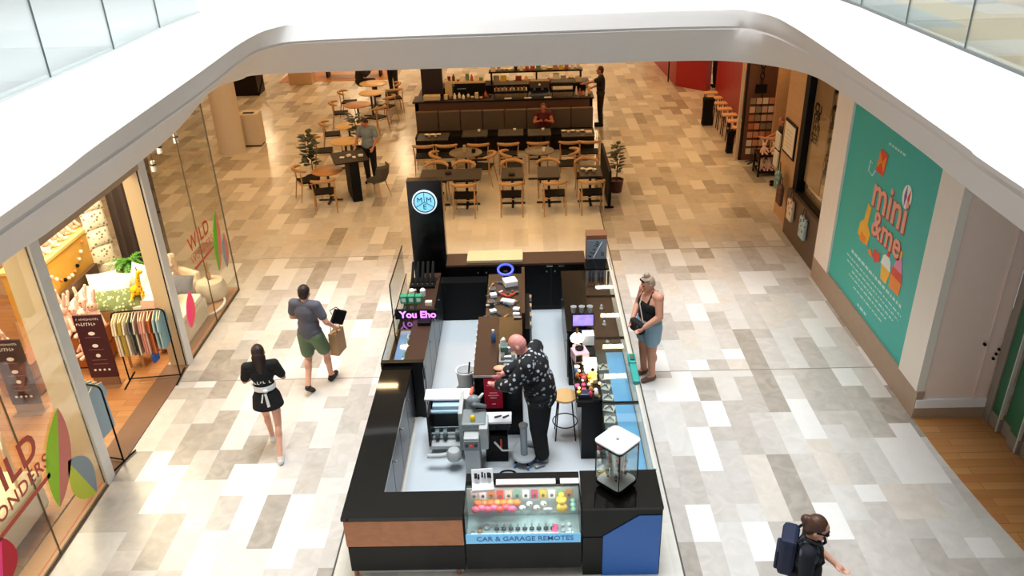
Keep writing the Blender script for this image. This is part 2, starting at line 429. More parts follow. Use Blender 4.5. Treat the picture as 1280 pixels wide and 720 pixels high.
# glass balustrades: each pane a thing, standing in a floor channel
def pane(a, b, z, label, grp):
    a = Vector(a); b = Vector(b); d = (b - a); L = d.length
    t = thing('glass_balustrade', label, 'balustrade', (a.x, a.y, z), math.atan2(d.y, d.x), grp)
    MB().box(.006, L - .006, -.007, .007, .0, 1.05).build('glass_pane', RAILGLASS, t)
    MB().box(.0, L, -.011, .011, -.02, .022).build('base_channel', M('channel_grey', '6d7472', .4) if a.x > 0 else M('channel_pale', 'd5dcda', .4), t)
    MB().box(0, .008, -.009, .009, .02, 1.05).build('joint_strip', M('pane_joint', '5c6362', .5), t)
    return t
ly = [-.6 + 1.38 * i for i in range(11)]
def xat(P, y, left):
    for p, q in zip(P, P[1:]):
        if (p.x < 0) == left and min(p.y, q.y) <= y <= max(p.y, q.y) and abs(q.y - p.y) > 1e-4:
            k = (y - p.y) / (q.y - p.y); return p.x + (q.x - p.x) * k
    return -4.62 if left else 4.2
for side in (True, False):
    ys = [5.0 + 1.38 * i + (.12 if side else .2) for i in range(-1, 6)]
    for i, (a, b) in enumerate(zip(ys, ys[1:])):
        pane((xat(L_, a, side), a), (xat(L_, b, side), b), 5.12, f"clear frameless upper floor balustrade pane on the {'toy shop' if side else 'teal poster'} side, {ORD[i]} from the camera",
             f"glass balustrade panes on the {'left' if side else 'right'}")

# ---- right hand wall: poster wall, pillar, side wall, shutter
WALLR = M('warm_white_wall', 'f1e6dc', .55, var=.03)
PINKW = M('pinkish_white_wall', 'f5dccf', .55, var=.03)
SKIRT = M('stone_skirting', 'a8917c', .5)
struct(MB().box(5.2, 5.6, 9.12, 13.33, .42, 4.2).build('wall_right', WALLR))
struct(MB().box(5.14, 5.24, 9.01, 13.33, .0, .42).build('baseboard_right', SKIRT))
struct(MB().box(5.13, 5.24, 12.62, 13.3, .42, 4.2).build('trim_3', WALLR))
struct(MB().box(5.13, 5.24, 9.03, 9.6, .42, 4.2).build('trim_4', M('pillar_white', 'eae3d9', .5, var=.02)))
mb = MB(); mb.box(5.2, 6.1, 9.04, 9.12, .3, 4.2); mb.box(5.9, 5.915, 9.02, 9.03, .3, 4.2)
struct(mb.build('wall_return', PINKW))
struct(MB().box(5.15, 6.1, 9.0, 9.12, .0, .17).build('baseboard_return', SKIRT))
struct(MB().box(5.15, 6.1, 8.995, 9.12, .17, .3).build('trim_5', WHITE))
struct(MB().box(9, 9.2, 3, 40, 0, 4.2).build('wall_far_right', WALLR))
struct(MB().box(-15, -14.8, 12, 40, 0, 4.2).build('wall_far_left', PLASTER))
struct(MB().box(-15, 9.2, 39.8, 40, 0, 4.2).build('wall_back', PLASTER))
# teal hoarding
TEAL = M('teal_vinyl', '34b4aa', .42, var=.03)
t = thing('hoarding_poster', 'large teal hoarding poster reading mini & me beside the pinkish wall', 'poster', (5.2, 0, 0))
MB().box(-.03, 0, 9.6, 12.62, .42, 3.6).build('panel', TEAL, t)
def wf(y, z, x=-.033): return frame((x, y, z), (0, -1, 0), (0, 0, 1))
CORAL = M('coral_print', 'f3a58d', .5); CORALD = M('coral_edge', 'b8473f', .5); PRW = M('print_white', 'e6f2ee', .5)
ORG = M('print_orange', 'f28c28', .5); REDP = M('print_red', 'e04a35', .5); YELP = M('print_yellow', 'f6b93b', .5); PINKP = M('print_pink', 'e58ab0', .5)
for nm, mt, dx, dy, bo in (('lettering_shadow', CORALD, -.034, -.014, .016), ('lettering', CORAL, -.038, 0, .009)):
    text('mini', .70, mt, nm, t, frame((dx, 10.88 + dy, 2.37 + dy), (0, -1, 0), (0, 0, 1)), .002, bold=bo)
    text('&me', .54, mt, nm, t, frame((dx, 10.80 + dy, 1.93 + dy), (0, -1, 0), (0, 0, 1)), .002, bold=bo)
mb = MB().use(REDP)                                                   # kite with tail
mb.prism([(11.52, 2.66), (11.24, 2.66), (11.2, 3.0), (11.46, 3.02)], 'x', -.036, -.034)
mb.use(ORG).prism([(11.50, 2.72), (11.36, 2.84), (11.46, 2.98)], 'x', -.038, -.036); mb.prism([(11.26, 2.70), (11.36, 2.84), (11.23, 2.97)], 'x', -.038, -.036)
mb.use(PRW).tube([(-.036, 11.52, 2.66), (-.036, 11.6, 2.55), (-.036, 11.75, 2.58), (-.036, 11.74, 2.75), (-.036, 11.66, 2.72)], .008, 5)
mb.build('kite_picture', None, t)
mb = MB().use(PRW); mb.prism([(10.42 + .14 * math.cos(a * PI / 10), 2.66 + .17 * math.sin(a * PI / 10)) for a in range(20)], 'x', -.036, -.034)
mb.use(M('print_purple', '8a5a9a', .5)).prism([(10.46, 2.5), (10.42, 2.66), (10.46, 2.82), (10.5, 2.66)], 'x', -.038, -.036)
mb.use(REDP).prism([(10.36, 2.52), (10.4, 2.66), (10.34, 2.8), (10.33, 2.66)], 'x', -.038, -.036); mb.build('ball_picture', None, t)
mb = MB().use(YELP); mb.prism([(11.75, 1.55), (11.35, 1.5), (11.3, 1.72), (11.45, 1.82), (11.42, 2.1), (11.56, 2.12), (11.6, 1.85), (11.72, 1.75)], 'x', -.036, -.034)
mb.use(ORG).prism([(11.66, 1.5), (11.45, 1.48), (11.42, 1.6), (11.62, 1.64)], 'x', -.038, -.036); mb.build('toy_picture', None, t)
mb = MB().use(REDP); mb.prism([(11.0, 1.52), (10.84, 1.62), (10.88, 1.74), (10.98, 1.7), (11.08, 1.72), (11.12, 1.6)], 'x', -.036, -.034)
mb.use(ORG).prism([(11.2, 1.66), (11.1, 1.56), (11.2, 1.54), (11.3, 1.6)], 'x', -.036, -.034); o_ = mb.build('heart_picture', None, t); o_.location = (0, 0, -0.13)
mb = MB().use(YELP); mb.prism([(10.78, 1.62), (10.72, 1.4), (10.52, 1.4), (10.46, 1.62)], 'x', -.036, -.034)
mb.use(PRW).prism([(10.8, 1.62), (10.46, 1.62), (10.5, 1.76), (10.62, 1.84), (10.76, 1.76)], 'x', -.037, -.034)
mb.use(REDP).prism([(10.68, 1.8), (10.58, 1.8), (10.62, 1.9)], 'x', -.039, -.034); o_ = mb.build('cupcake_picture', None, t); o_.location = (0, 0, -0.13)
mb = MB().use(ORG); mb.prism([(10.42, 1.42), (10.1, 1.42), (10.08, 1.62), (10.44, 1.62)], 'x', -.036, -.034)
mb.use(REDP).prism([(10.44, 1.62), (10.08, 1.62), (10.1, 1.75), (10.42, 1.75)], 'x', -.036, -.034)
mb.use(PINKP).prism([(10.4, 1.75), (10.12, 1.75), (10.2, 1.95), (10.32, 1.95)], 'x', -.036, -.034)
mb.use(YELP).prism([(10.3, 1.95), (10.22, 1.95), (10.22, 2.05), (10.3, 2.05)], 'x', -.036, -.034); o_ = mb.build('bottle_picture', None, t); o_.location = (0, 0, -0.13)
mb = MB(); rnd = random.Random(5)
for z, y0, y1, h in ((1.20, 11.85, 9.95, .045), (1.08, 12.0, 9.9, .022), (.99, 11.95, 9.95, .022), (.90, 11.7, 10.1, .022), (.81, 11.8, 10.3, .022), (.70, 11.55, 10.4, .022), (.52, 11.3, 10.95, .04), (3.16, 11.25, 10.7, .03)):
    y = y0
    while y > y1:
        w = rnd.uniform(.04, .13); mb.box(-.036, -.031, max(y - w, y1), y, z - h / 2, z + h / 2); y -= w + .035
mb.build('small_print', M('print_pale', 'bfe6dd', .5), t)['kind'] = 'stuff'
# shutter at the right edge
GREEN = M('green_panel', '2f6a4c', .35)
t = thing('folding_shutter', 'green and grey folding shutter beside the pinkish wall', 'shutter', (6.1, 9.0, 0))
MB().box(-.02, .08, -.14, .0, 0, 3.9).build('jamb', M('shutter_grey', '8e8478', .5), t)
for i in range(11):
    y = -.14 - i * .22; dx = .05 if i % 2 else .0
    MB().box(dx, dx + .02, y - .2, y, .22, 3.9).build('panel', GREEN, t)
    MB().box(dx - .01, dx + .035, y - .22, y, .02, .22).build('foot_plate', M('shutter_grey'), t)
    MB().box(dx - .025, dx + .02, y - .215, y - .195, .02, 3.9).build('rib', M('shutter_rib', 'c9c6be', .4), t)
t = thing('wall_switch_plate', 'row of small black fixings beside the green shutter', 'fixings', (6.0, 9.03, .95))
for k in range(3): MB().cyl((.02 + .02 * k, -.006, -.02 + .07 * k), (.02 + .02 * k, -.03, -.02 + .07 * k), .018, n=10).build('button', MATTEBLACK, t)
tag(MB().cyl((5.86, 9.0, 1.15), (5.86, 9.03, 1.15), .02, n=10).build('door_stud', MATTEBLACK), 'single small black stud on the pinkish wall left of the shutter', 'stud')
# ================================================================ PEOPLE
def lerp(a, b, t): return Vector(a).lerp(Vector(b), t)
def person(label, loc, rz, J={}, h=1.7, skin=None, voxel=.009, build=1.0, head_dir=(0, 1, 0), shirt=None, sleeve=.55, shirt_len=0, bottom=None, leg_to='ankle',
           shoes=None, hair=None, hair_style='short', curl=.5, group=None, skirt=None, detail=True, chest_w=1.0, neckline=.0, belly=0, name='person', head_scale=1.0):
    """one continuous body fused from limbs; clothes and hair are parts. Faces +y locally, J overrides joints."""
    s = h / 1.7; S = lambda p: Vector(p) * s
    P = dict(pelvis=(0, 0, .93), waist=(0, .0, 1.08), chest=(0, 0, 1.27), neck=(0, -.01, 1.43), head=(0, .03, 1.575),
             shl=(-.175, -.01, 1.40), shr=(.175, -.01, 1.40), ell=(-.23, -.03, 1.13), elr=(.23, -.03, 1.13), wrl=(-.24, .06, .90), wrr=(.24, .06, .90),
             hil=(-.09, 0, .90), hir=(.09, 0, .90), knl=(-.10, .01, .50), knr=(.10, .01, .50), anl=(-.10, -.02, .09), anr=(.10, -.02, .09))
    P.update(J); P = {k: S(v) for k, v in P.items()}
    root = thing(name, label, 'person', loc, rz, group)
    skin = skin or SKIN; b = build
    hd = Vector(head_dir).normalized()
    hx = hd.cross(Vector((0, 0, 1))).normalized(); hz = hx.cross(hd).normalized()
    HR = Matrix((hx, hd, hz)).transposed()
    H = P['head']
    def hp(x, y, z): return H + HR @ Vector((x, y, z)) * s * head_scale
    mb = MB(); hs = head_scale
    # torso
    mb.ball(lerp(P['pelvis'], P['waist'], .1), .165 * s * b, .115 * s * b, .13 * s)
    mb.pill(P['pelvis'], P['waist'], .12 * s * b, .115 * s * b); mb.ball(P['waist'], .14 * s * b, .10 * s * b, .14 * s)
    mb.ball(P['chest'], .165 * s * b * chest_w, .11 * s * b, .17 * s); mb.pill(P['waist'], P['chest'], .105 * s * b, .11 * s * b)
    mb.pill(P['shl'], P['shr'], .055 * s * b, .055 * s * b); mb.pill(P['chest'], P['neck'] - Vector((0, 0, .03)), .09 * s * b, .06 * s)
    mb.pill(P['neck'] - Vector((0, 0, .03)), lerp(P['neck'], H, .55), .056 * s, .052 * s)
    # head
    mb.ball(H + hz * .012 * s, .075 * s * hs, .093 * s * hs, .10 * s * hs, R=HR); mb.ball(hp(0, .012, -.055), .056 * s * hs, .07 * s * hs, .062 * s * hs, R=HR)
    mb.pill(hp(0, .088, .012), hp(0, .106, -.022), .009 * s, .016 * s, n=8); mb.ball(hp(0, .075, -.085), .026 * s, n=8)
    for q in (-1, 1): mb.ball(hp(q * .079, .0, -.012), .012 * s, .021 * s, .032 * s, n=8, R=HR)
    mb.ball(hp(0, .072, .032), .05 * s, .02 * s, .014 * s, n=8, R=HR)
    tips = []
    for a, sh, el, wr, sg in (('l', 'shl', 'ell', 'wrl', -1), ('r', 'shr', 'elr', 'wrr', 1)):
        A, B, C = P[sh], P[el], P[wr]
        mb.ball(A, .058 * s * b); mb.pill(A, B, .052 * s * b, .042 * s * b); mb.pill(B, C, .042 * s * b, .027 * s * b)
        d = (C - B).normalized(); side = d.cross(Vector((0, 1, 0)) if abs(d.y) < .8 else Vector((0, 0, 1))).normalized(); nrm = side.cross(d)
        if nrm.y < 0 and abs(d.y) < .8: nrm = -nrm
        K = C + d * .05 * s; mb.pill(C, K, .026 * s, .034 * s, n=10); mb.ball(C + d * .065 * s, .036 * s, .036 * s, .036 * s, n=10)
        for i, (o, ln) in enumerate(((-.026, .062), (-.009, .074), (.009, .070), (.026, .055))):
            p0 = C + d * .085 * s + side * o * s; p1 = p0 + (d + nrm * curl * .5).normalized() * ln * .5 * s; p2 = p1 + (d + nrm * curl * 1.6).normalized() * ln * .5 * s
            mb.pill(p0, p1, .0095 * s, .0088 * s, n=8, m=2); mb.pill(p1, p2, .0088 * s, .0075 * s, n=8, m=2)
        th = C + d * .03 * s - side * sg * .03 * s
        t1 = th + (d * .7 - side * sg * .7 + nrm * .3).normalized() * .035 * s; mb.pill(th, t1, .012 * s, .01 * s, n=8, m=2)
        mb.pill(t1, t1 + (d + nrm * .5).normalized() * .03 * s, .01 * s, .008 * s, n=8, m=2)
    for hi, kn, an in (('hil', 'knl', 'anl'), ('hir', 'knr', 'anr')):
        A, B, C = P[hi], P[kn], P[an]
        mb.ball(A, .095 * s * b, n=12); mb.pill(A, B, .088 * s * b, .057 * s * b); mb.ball(lerp(B, C, .28) - Vector((0, .012, 0)), .057 * s * b, .06 * s * b, .10 * s); mb.pill(B, C, .054 * s * b, .038 * s * b)
        fd = P.get('f' + an, Vector((0, 1, 0)) * s); fd = fd.normalized()
        mb.pill(C - Vector((0, 0, .03)) * s, C + fd * .13 * s - Vector((0, 0, .05)) * s, .036 * s, .030 * s)
    remesh(mb, 'body', skin, root, voxel * s, 3)
    # clothes
    if shirt:
        mb = MB(); g = .014 * s
        mb.ball(P['waist'], .15 * s * b + g, .115 * s * b + g, .16 * s); mb.pill(P['waist'], P['chest'], .112 * s * b + g, .118 * s * b + g)
        mb.ball(P['chest'], .17 * s * b * chest_w + g, .118 * s * b + g, .18 * s); mb.pill(P['shl'], P['shr'], .06 * s * b + g, .06 * s * b + g)
        mb.pill(P['chest'], P['neck'] - Vector((0, 0, .05)), .095 * s * b + g, .062 * s + g)
        if belly: mb.ball(lerp(P['waist'], P['pelvis'], .3) + Vector((0, belly, 0)), .16 * s * b, .13 * s * b, .15 * s)
        if shirt_len: mb.pill(P['waist'], lerp(P['waist'], P['pelvis'], shirt_len), .13 * s * b + g, .135 * s * b + g); mb.ball(lerp(P['waist'], P['pelvis'], shirt_len), .175 * s * b + g, .125 * s * b + g, .10 * s)
        for sh, el, wr in (('shl', 'ell', 'wrl'), ('shr', 'elr', 'wrr')):
            A, B, C = P[sh], P[el], P[wr]
            if sleeve > 0:
                mb.ball(A, .062 * s * b + g); e = A.lerp(B, min(1, sleeve)); mb.pill(A, e, .058 * s * b + g, .054 * s * b + g)
                if sleeve > 1: mb.pill(B, B.lerp(C, sleeve - 1), .052 * s * b + g, .040 * s * b + g)
        remesh(mb, 'top', shirt, root, .012 * s, 3)
    if bottom:
        mb = MB(); g = .013 * s
        mb.ball(lerp(P['pelvis'], P['waist'], .15), .17 * s * b + g, .12 * s * b + g, .12 * s); mb.pill(P['hil'], P['hir'], .098 * s * b + g, .098 * s * b + g)
        for hi, kn, an in (('hil', 'knl', 'anl'), ('hir', 'knr', 'anr')):
            A, B, C = P[hi], P[kn], P[an]
            if leg_to == 'ankle':
                mb.pill(A, B, .094 * s * b + g, .066 * s * b + g); mb.pill(B, C.lerp(B, .08), .066 * s * b + g, .055 * s * b + g)
            else:
                mb.pill(A, A.lerp(B, leg_to), .10 * s * b + g, .088 * s * b + g)
        remesh(mb, 'trousers' if leg_to == 'ankle' else 'shorts', bottom, root, .012 * s, 3)
    if skirt:
        m_, ln = skirt; mb = MB(); p = lerp(P['pelvis'], P['waist'], .6)
        mb.lathe([(.13 * s, 0), (.17 * s, -.08 * s), (.195 * s, -ln), (.17 * s, -ln - .01), (.12 * s, -.05)], p, n=26, sx=1.05, sy=.85); mb.build('skirt', m_, root, smooth=True)
    if shoes:
        for an in ('anl', 'anr'):
            C = P[an]; fd = P.get('f' + an, Vector((0, 1, 0)) * s).normalized(); mb = MB()
            mb.pill(C - fd * .035 * s - Vector((0, 0, .045)) * s, C + fd * .15 * s - Vector((0, 0, .052)) * s, .042 * s, .038 * s); mb.pill(C - Vector((0, 0, .04)) * s, C - Vector((0, 0, .01)) * s, .045 * s, .044 * s)
            remesh(mb, 'shoe', shoes, root, .011 * s, 2)
    if hair:
        mb = MB()
        mb.ball(hp(0, -.016, .026), .084 * s * hs, .094 * s * hs, .098 * s * hs, R=HR); mb.ball(hp(0, -.05, -.01), .074 * s * hs, .058 * s * hs, .085 * s * hs, R=HR)
        if hair_style == 'long':
            mb.pill(hp(0, -.06, -.02), hp(.0, -.10, -.30), .075 * s * hs, .04 * s * hs); mb.pill(hp(.04, -.05, -.05), hp(.05, -.08, -.25), .05 * s * hs, .03 * s * hs); mb.pill(hp(-.04, -.05, -.05), hp(-.04, -.08, -.22), .05 * s * hs, .03 * s * hs)
        if hair_style == 'bun': mb.ball(hp(0, -.105, .03), .045 * s * hs)
        if hair_style == 'topbun': mb.ball(hp(0, -.02, .13), .045 * s * hs, .045 * s * hs, .05 * s * hs)
        if hair_style == 'tail': mb.ball(hp(0, -.09, .03), .04 * s * hs); mb.pill(hp(0, -.11, .02), hp(0, -.15, -.16), .03 * s * hs, .018 * s * hs)
        remesh(mb, 'hair', hair, root, .009 * s, 2)
    # eyes and mouth
    for q in (-1, 1): MB().ball(hp(q * .03, .083, .008), .011 * s, .008 * s, .007 * s, n=8, R=HR).build('eye', MATTEBLACK, root, smooth=True)
    MB().pill(hp(-.02, .082, -.058), hp(.02, .082, -.058), .005 * s, .005 * s, n=6, m=2).build('mouth', M('lip', 'b0574f', .5), root, smooth=True)
    root['_'] = 0; del root['_']
    return root, P, hp, HR

BLKCLOTH = M('black_cloth', '0c0c0f', .85, bump=.2); HAIRBR = M('hair_dark_brown', '2a1610', .55, var=.2, scale=30); HAIRR = M('hair_brown', '4a2c1c', .5, var=.25, scale=30)
HAIRB = M('hair_blonde', 'b39a86', .5, var=.2, scale=30); NAVY = M('navy_cloth', '10172a', .8)
# woman in black walking away on the left
W, P, hp, HR = person('woman seen from behind in black top and flared shorts with white waist tie, walking', (-3.42, 8.55, 0), math.radians(12),
    dict(anl=(-.06, .18, .13), knl=(-.09, .2, .52), anr=(.06, -.26, .09), knr=(.08, -.03, .49), ell=(-.24, .04, 1.16), wrl=(-.12, .2, 1.12), elr=(.25, .03, 1.16), wrr=(.13, .2, 1.12)), h=1.66, build=.86,
    shirt=BLKCLOTH, sleeve=.75, skirt=(BLKCLOTH, .24), shoes=M('pale_shoe', 'd8d5d0', .5), hair=HAIRBR, hair_style='long')
mb = MB(); mb.lathe([(.128, -.035), (.14, -.035), (.14, .035), (.128, .035)], (0, 0, 1.06), n=26, sx=1.0, sy=.82); mb.build('waist_tie', WHITE, W, smooth=True)
MB().ball((.02, -.13, 1.05), .035, .02, .025).build('tie_knot', WHITE, W, smooth=True)
mb = MB(); mb.prism([(.01, 1.05), (.04, 1.05), (.055, .86), (.02, .85)], 'y', -.205, -.198); mb.prism([(.0, 1.05), (-.02, 1.04), (-.05, .93), (-.03, .92)], 'y', -.20, -.19); mb.build('tie_end', WHITE, W)
marks(frame((-.0, -.156, 1.2), (1, 0, 0), (0, -.1, 1)), .25, .05, 7, WHITE, 'back_print', W, 8)
# man in grey tee
W, P, hp, HR = person('man seen from behind in grey T-shirt and green shorts, walking with bags', (-3.2, 10.05, 0), math.radians(-14),
    dict(anl=(-.04, -.22, .16), fanl=(0, .7, -.6), knl=(-.09, .0, .5), anr=(.1, .22, .09), knr=(.11, .17, .5), ell=(-.27, .04, 1.15), wrl=(-.2, .2, 1.05), elr=(.28, .0, 1.14), wrr=(.3, .14, 1.0)), h=1.72, build=1.0,
    shirt=M('slate_tee', '5d5d68', .85), sleeve=.62, shirt_len=.7, bottom=M('sage_shorts', '667a5c', .85), leg_to=.72, shoes=M('black_sandal', '17130f', .6), hair=HAIRBR)
# bald man working
W, P, hp, HR = person('bald man in black shirt with white floral print leaning over the kiosk bench', (.09, 8.38, 0), math.radians(75),
    dict(waist=(0, .02, 1.1), chest=(0, .07, 1.29), neck=(0, .15, 1.45), head=(-.01, .25, 1.57), shl=(-.21, .10, 1.41), shr=(.21, .10, 1.41), ell=(-.29, .26, 1.17), wrl=(-.16, .48, 1.07), elr=(.30, .24, 1.16), wrr=(.12, .48, 1.05),
         anl=(-.13, -.05, .09), anr=(.13, .06, .09)), h=1.8, build=1.38, head_dir=(-.1, 1, -.8), skin=SKINP,
    shirt=M('floral_shirt', '0e1015', .8, c2='b9bfc6', pat='spots', scale=15), sleeve=1.8, head_scale=1.14, shirt_len=1.15, belly=.03, bottom=BLKCLOTH, shoes=M('grey_shoe', 'a9adb0', .6), voxel=.01)
# woman browsing at the right hand case
W, P, hp, HR = person('woman in black singlet and pale denim shorts looking into the kiosk display', (1.70, 10.14, 0), math.radians(118),
    dict(ell=(-.25, .02, 1.14), wrl=(-.15, .2, .98), elr=(.25, .02, 1.14), wrr=(.13, .2, .98), head=(0, .06, 1.57)), h=1.72, build=1.26, head_dir=(.1, 1, -.35), skin=M('skin_rose', 'cf947a', .5),
    bottom=M('pale_denim', '8fb0c4', .8), leg_to=.5, shoes=M('tan_sandal', '6b4a38', .6), hair=HAIRB, hair_style='topbun')
b_ = 1.26; s_ = 1.72 / 1.7
mb = MB(); mb.ball(P['waist'], .155 * b_, .125 * b_, .16); mb.pill(P['waist'], P['chest'] - Vector((0, 0, .02)), .125 * b_, .118 * b_); mb.ball(P['chest'] - Vector((0, 0, .03)), .176 * b_, .13 * b_, .13)
for q in (-1, 1): mb.pill(P['chest'] + Vector((q * .1, .1, .05)), P['neck'] + Vector((q * .085, .03, .02)), .022, .02); mb.pill(P['chest'] + Vector((q * .1, -.09, .06)), P['neck'] + Vector((q * .085, -.03, .02)), .022, .02)
remesh(mb, 'singlet', BLKCLOTH, W, .011, 3)
MB().tube([P['neck'] + Vector((.1, .03, .03)), P['chest'] + Vector((.02, .17, .0)), P['waist'] + Vector((-.1, .18, -.08))], .008, 6).build('bag_strap', M('pale_strap', 'cfc9c0', .5), W)
mb = MB(); mb.box(-.15, .12, .17, .27, .86, 1.04); tg = mb.build('handbag', BLKCLOTH, None, bevel=.03)
tg.location = W.location; tg.rotation_euler = W.rotation_euler; tag(tg, 'black handbag held in front by the woman in the singlet', 'bag')
mb = MB()
for q in (-1, 1): mb.ball(hp(q * .032, .07, .085), .03, .012, .02, n=10, R=HR)
mb.tube([hp(-.08, .0, .075), hp(-.06, .07, .085), hp(0, .082, .088), hp(.06, .07, .085), hp(.08, 0, .075)], .006, 6); mb.build('sunglasses', MATTEBLACK, W, smooth=True)
# woman at the lower right
W, P, hp, HR = person('woman in dark navy T-shirt and sunglasses with a blue backpack at the bottom right edge', (2.46, 5.42, 0), math.radians(-112),
    dict(anl=(-.07, .2, .09), knl=(-.1, .16, .5), anr=(.07, -.22, .12), knr=(.1, 0, .5), elr=(.24, .0, 1.15), wrr=(.2, .16, .98), ell=(-.24, .04, 1.15), wrl=(-.2, .25, 1.02)), h=1.66, build=1.02, head_dir=(0, 1, -.3),
    shirt=M('navy_tee', '12151f', .85, c2='4a5560', pat='spots', scale=7), sleeve=.7, shirt_len=.8, bottom=BLKCLOTH, shoes=MATTEBLACK, hair=HAIRR, hair_style='bun', skin=SKIN, head_scale=1.1)
mb = MB()
for q in (-1, 1): mb.ball(hp(q * .033, .088, .012), .033, .012, .022, n=10, R=HR)
mb.tube([hp(-.082, .0, .01), hp(-.066, .07, .018), hp(0, .098, .016), hp(.066, .07, .018), hp(.082, 0, .01)], .007, 6); mb.build('sunglasses', MATTEBLACK, W, smooth=True)
BP = thing('backpack', 'navy blue backpack on the back of the woman at the bottom right', 'backpack', W.location, math.radians(-112))
mb = MB(); mb.box(-.14, .14, -.25, -.10, 1.0, 1.42); mb.build('bag_body', M('blue_nylon', '14213f', .7), BP, bevel=.04)
MB().box(-.10, .10, -.28, -.24, 1.02, 1.24).build('front_pocket', M('blue_nylon2', '0f1a33', .7), BP, bevel=.02)
for q in (-1, 1): MB().tube([(q * .1, -.15, 1.36), (q * .11, -.06, 1.475), (q * .115, .08, 1.44), (q * .13, .13, 1.28), (q * .16, .02, 1.1), (q * .12, -.14, 1.05)], .014, 6).build('shoulder_strap', BLKCLOTH, BP, smooth=True)
# bags of the man in grey
bg = thing('paper_bag', 'brown paper carrier bag hanging from the right hand of the man in grey', 'bag', (-2.88, 10.25, .5), math.radians(-14))
mb = MB(); mb.prism([(-.07, 0), (.07, 0), (.06, .36), (-.06, .36)], 'y', -.13, .13); mb.build('bag_body', M('kraft', 'b08a64', .8), bg)
for q in (-1, 1): MB().tube([(q * .055, -.06, .35), (q * .04, -.05, .44), (q * .02, 0, .48), (q * .04, .05, .44), (q * .055, .06, .35)], .006, 6).build('handle', M('kraft2', '8b6a48', .8), bg)
bg = thing('folder', 'black folded bag carried under the right arm of the man in grey', 'bag', (-2.83, 10.33, 1.04), math.radians(40))
MB().box(-.1, .1, -.03, .03, -.11, .11, Matrix.Rotation(.5, 3, 'Y')).build('cover', MATTEBLACK, bg, bevel=.012)
MB().tube([(-.1, 0, .08), (-.12, 0, .15), (-.02, 0, .17), (.05, 0, .09)], .007, 6).build('handle', MATTEBLACK, bg)
# cafe people
CAFE = dict(voxel=.014)
person('barista in black with an apron reaching over the cafe counter end', (2.16, 23.4, 0), math.radians(88),
    dict(ell=(-.26, .2, 1.33), wrl=(-.22, .45, 1.27), wrr=(.22, .2, 1.06), elr=(.24, 0, 1.14)), h=1.75, shirt=BLKCLOTH, sleeve=.8, bottom=M('brown_apron', '1c120f', .8), shoes=MATTEBLACK, hair=HAIRBR, skin=SKINT, build=.95, **CAFE)
person('waiter in blue-grey shirt and black trousers standing behind the black waiter station', (-3.86, 19.0, 0), math.radians(165),
    dict(ell=(-.26, .02, 1.16), wrl=(-.22, .2, .98), elr=(.26, .03, 1.15), wrr=(.24, .24, 1.0), head=(.0, .08, 1.56)), h=1.68, head_dir=(.3, 1, -.7), shirt=M('blue_grey_shirt', '7e8b94', .8), sleeve=.65, shirt_len=.6, bottom=BLKCLOTH, shoes=MATTEBLACK, hair=HAIRBR, skin=SKINT, build=.95, **CAFE)
SIT = dict(pelvis=(0, -.05, .52), waist=(0, -.04, .68), chest=(0, 0, .87), neck=(0, .04, 1.03), head=(0, .1, 1.16), shl=(-.17, .03, .99), shr=(.17, .03, .99), ell=(-.25, .14, .78), elr=(.25, .14, .78), wrl=(-.1, .3, .86), wrr=(.1, .32, .86),
           hil=(-.09, 0, .5), hir=(.09, 0, .5), knl=(-.11, .42, .5), knr=(.11, .42, .5), anl=(-.11, .42, .09), anr=(.11, .42, .09))
person('woman in dark red top seated on the cafe bench with folded arms', (.45, 21.42, 0), PI, SIT, h=1.66, shirt=M('dark_red_top', '54151a', .8), sleeve=.15, bottom=BLKCLOTH, shoes=MATTEBLACK, hair=HAIRR, hair_style='bun', skin=M('skin_ruddy', 'b5694f', .5), **CAFE)
person('diner in a dark jacket seated with back turned at the far left cafe table', (-5.6, 27.6, 0), math.radians(-75), SIT, h=1.75, shirt=M('dark_jacket', '1d1a1a', .8), sleeve=1.8, bottom=BLKCLOTH, shoes=MATTEBLACK, hair=HAIRBR, build=1.15, skin=SKINT, **CAFE)
person('customer in black standing with folded hands behind the far left cafe table', (-4.55, 27.9, 0), math.radians(160), dict(ell=(-.26, .02, 1.14), wrl=(-.06, .2, 1.05), elr=(.26, .02, 1.14), wrr=(.06, .22, 1.05)), h=1.7, shirt=BLKCLOTH, sleeve=1.2, bottom=BLKCLOTH, shoes=MATTEBLACK, hair=HAIRBR, skin=SKINT, **CAFE)
person('shopper in black dress reaching to the gift shelves in the right shop', (5.85, 18.1, 0), math.radians(75),
    dict(ell=(-.25, .2, 1.2), wrl=(-.18, .42, 1.2), elr=(.25, .14, 1.18), wrr=(.16, .36, 1.1)), h=1.66, shirt=BLKCLOTH, sleeve=.3, skirt=(BLKCLOTH, .5), shoes=MATTEBLACK, hair=M('hair_auburn', '6e3a22', .5), hair_style='long', skin=SKINT, **CAFE)
for i, (x, y, a, lb) in enumerate(((6.45, 27.7, 100, 'shop worker in a dark red uniform beside the red counter, nearest to the camera'), (7.1, 28.6, 200, 'shop worker in a dark red uniform behind the red counter, further right'))):
    person(lb, (x, y, 0), math.radians(a), dict(ell=(-.25, .1, 1.2), wrl=(-.15, .33, 1.2)), h=1.72, shirt=M('maroon_uniform', '5e1119', .8), sleeve=.6, shirt_len=.8, bottom=BLKCLOTH, shoes=MATTEBLACK, hair=HAIRBR, skin=SKINT, **CAFE)
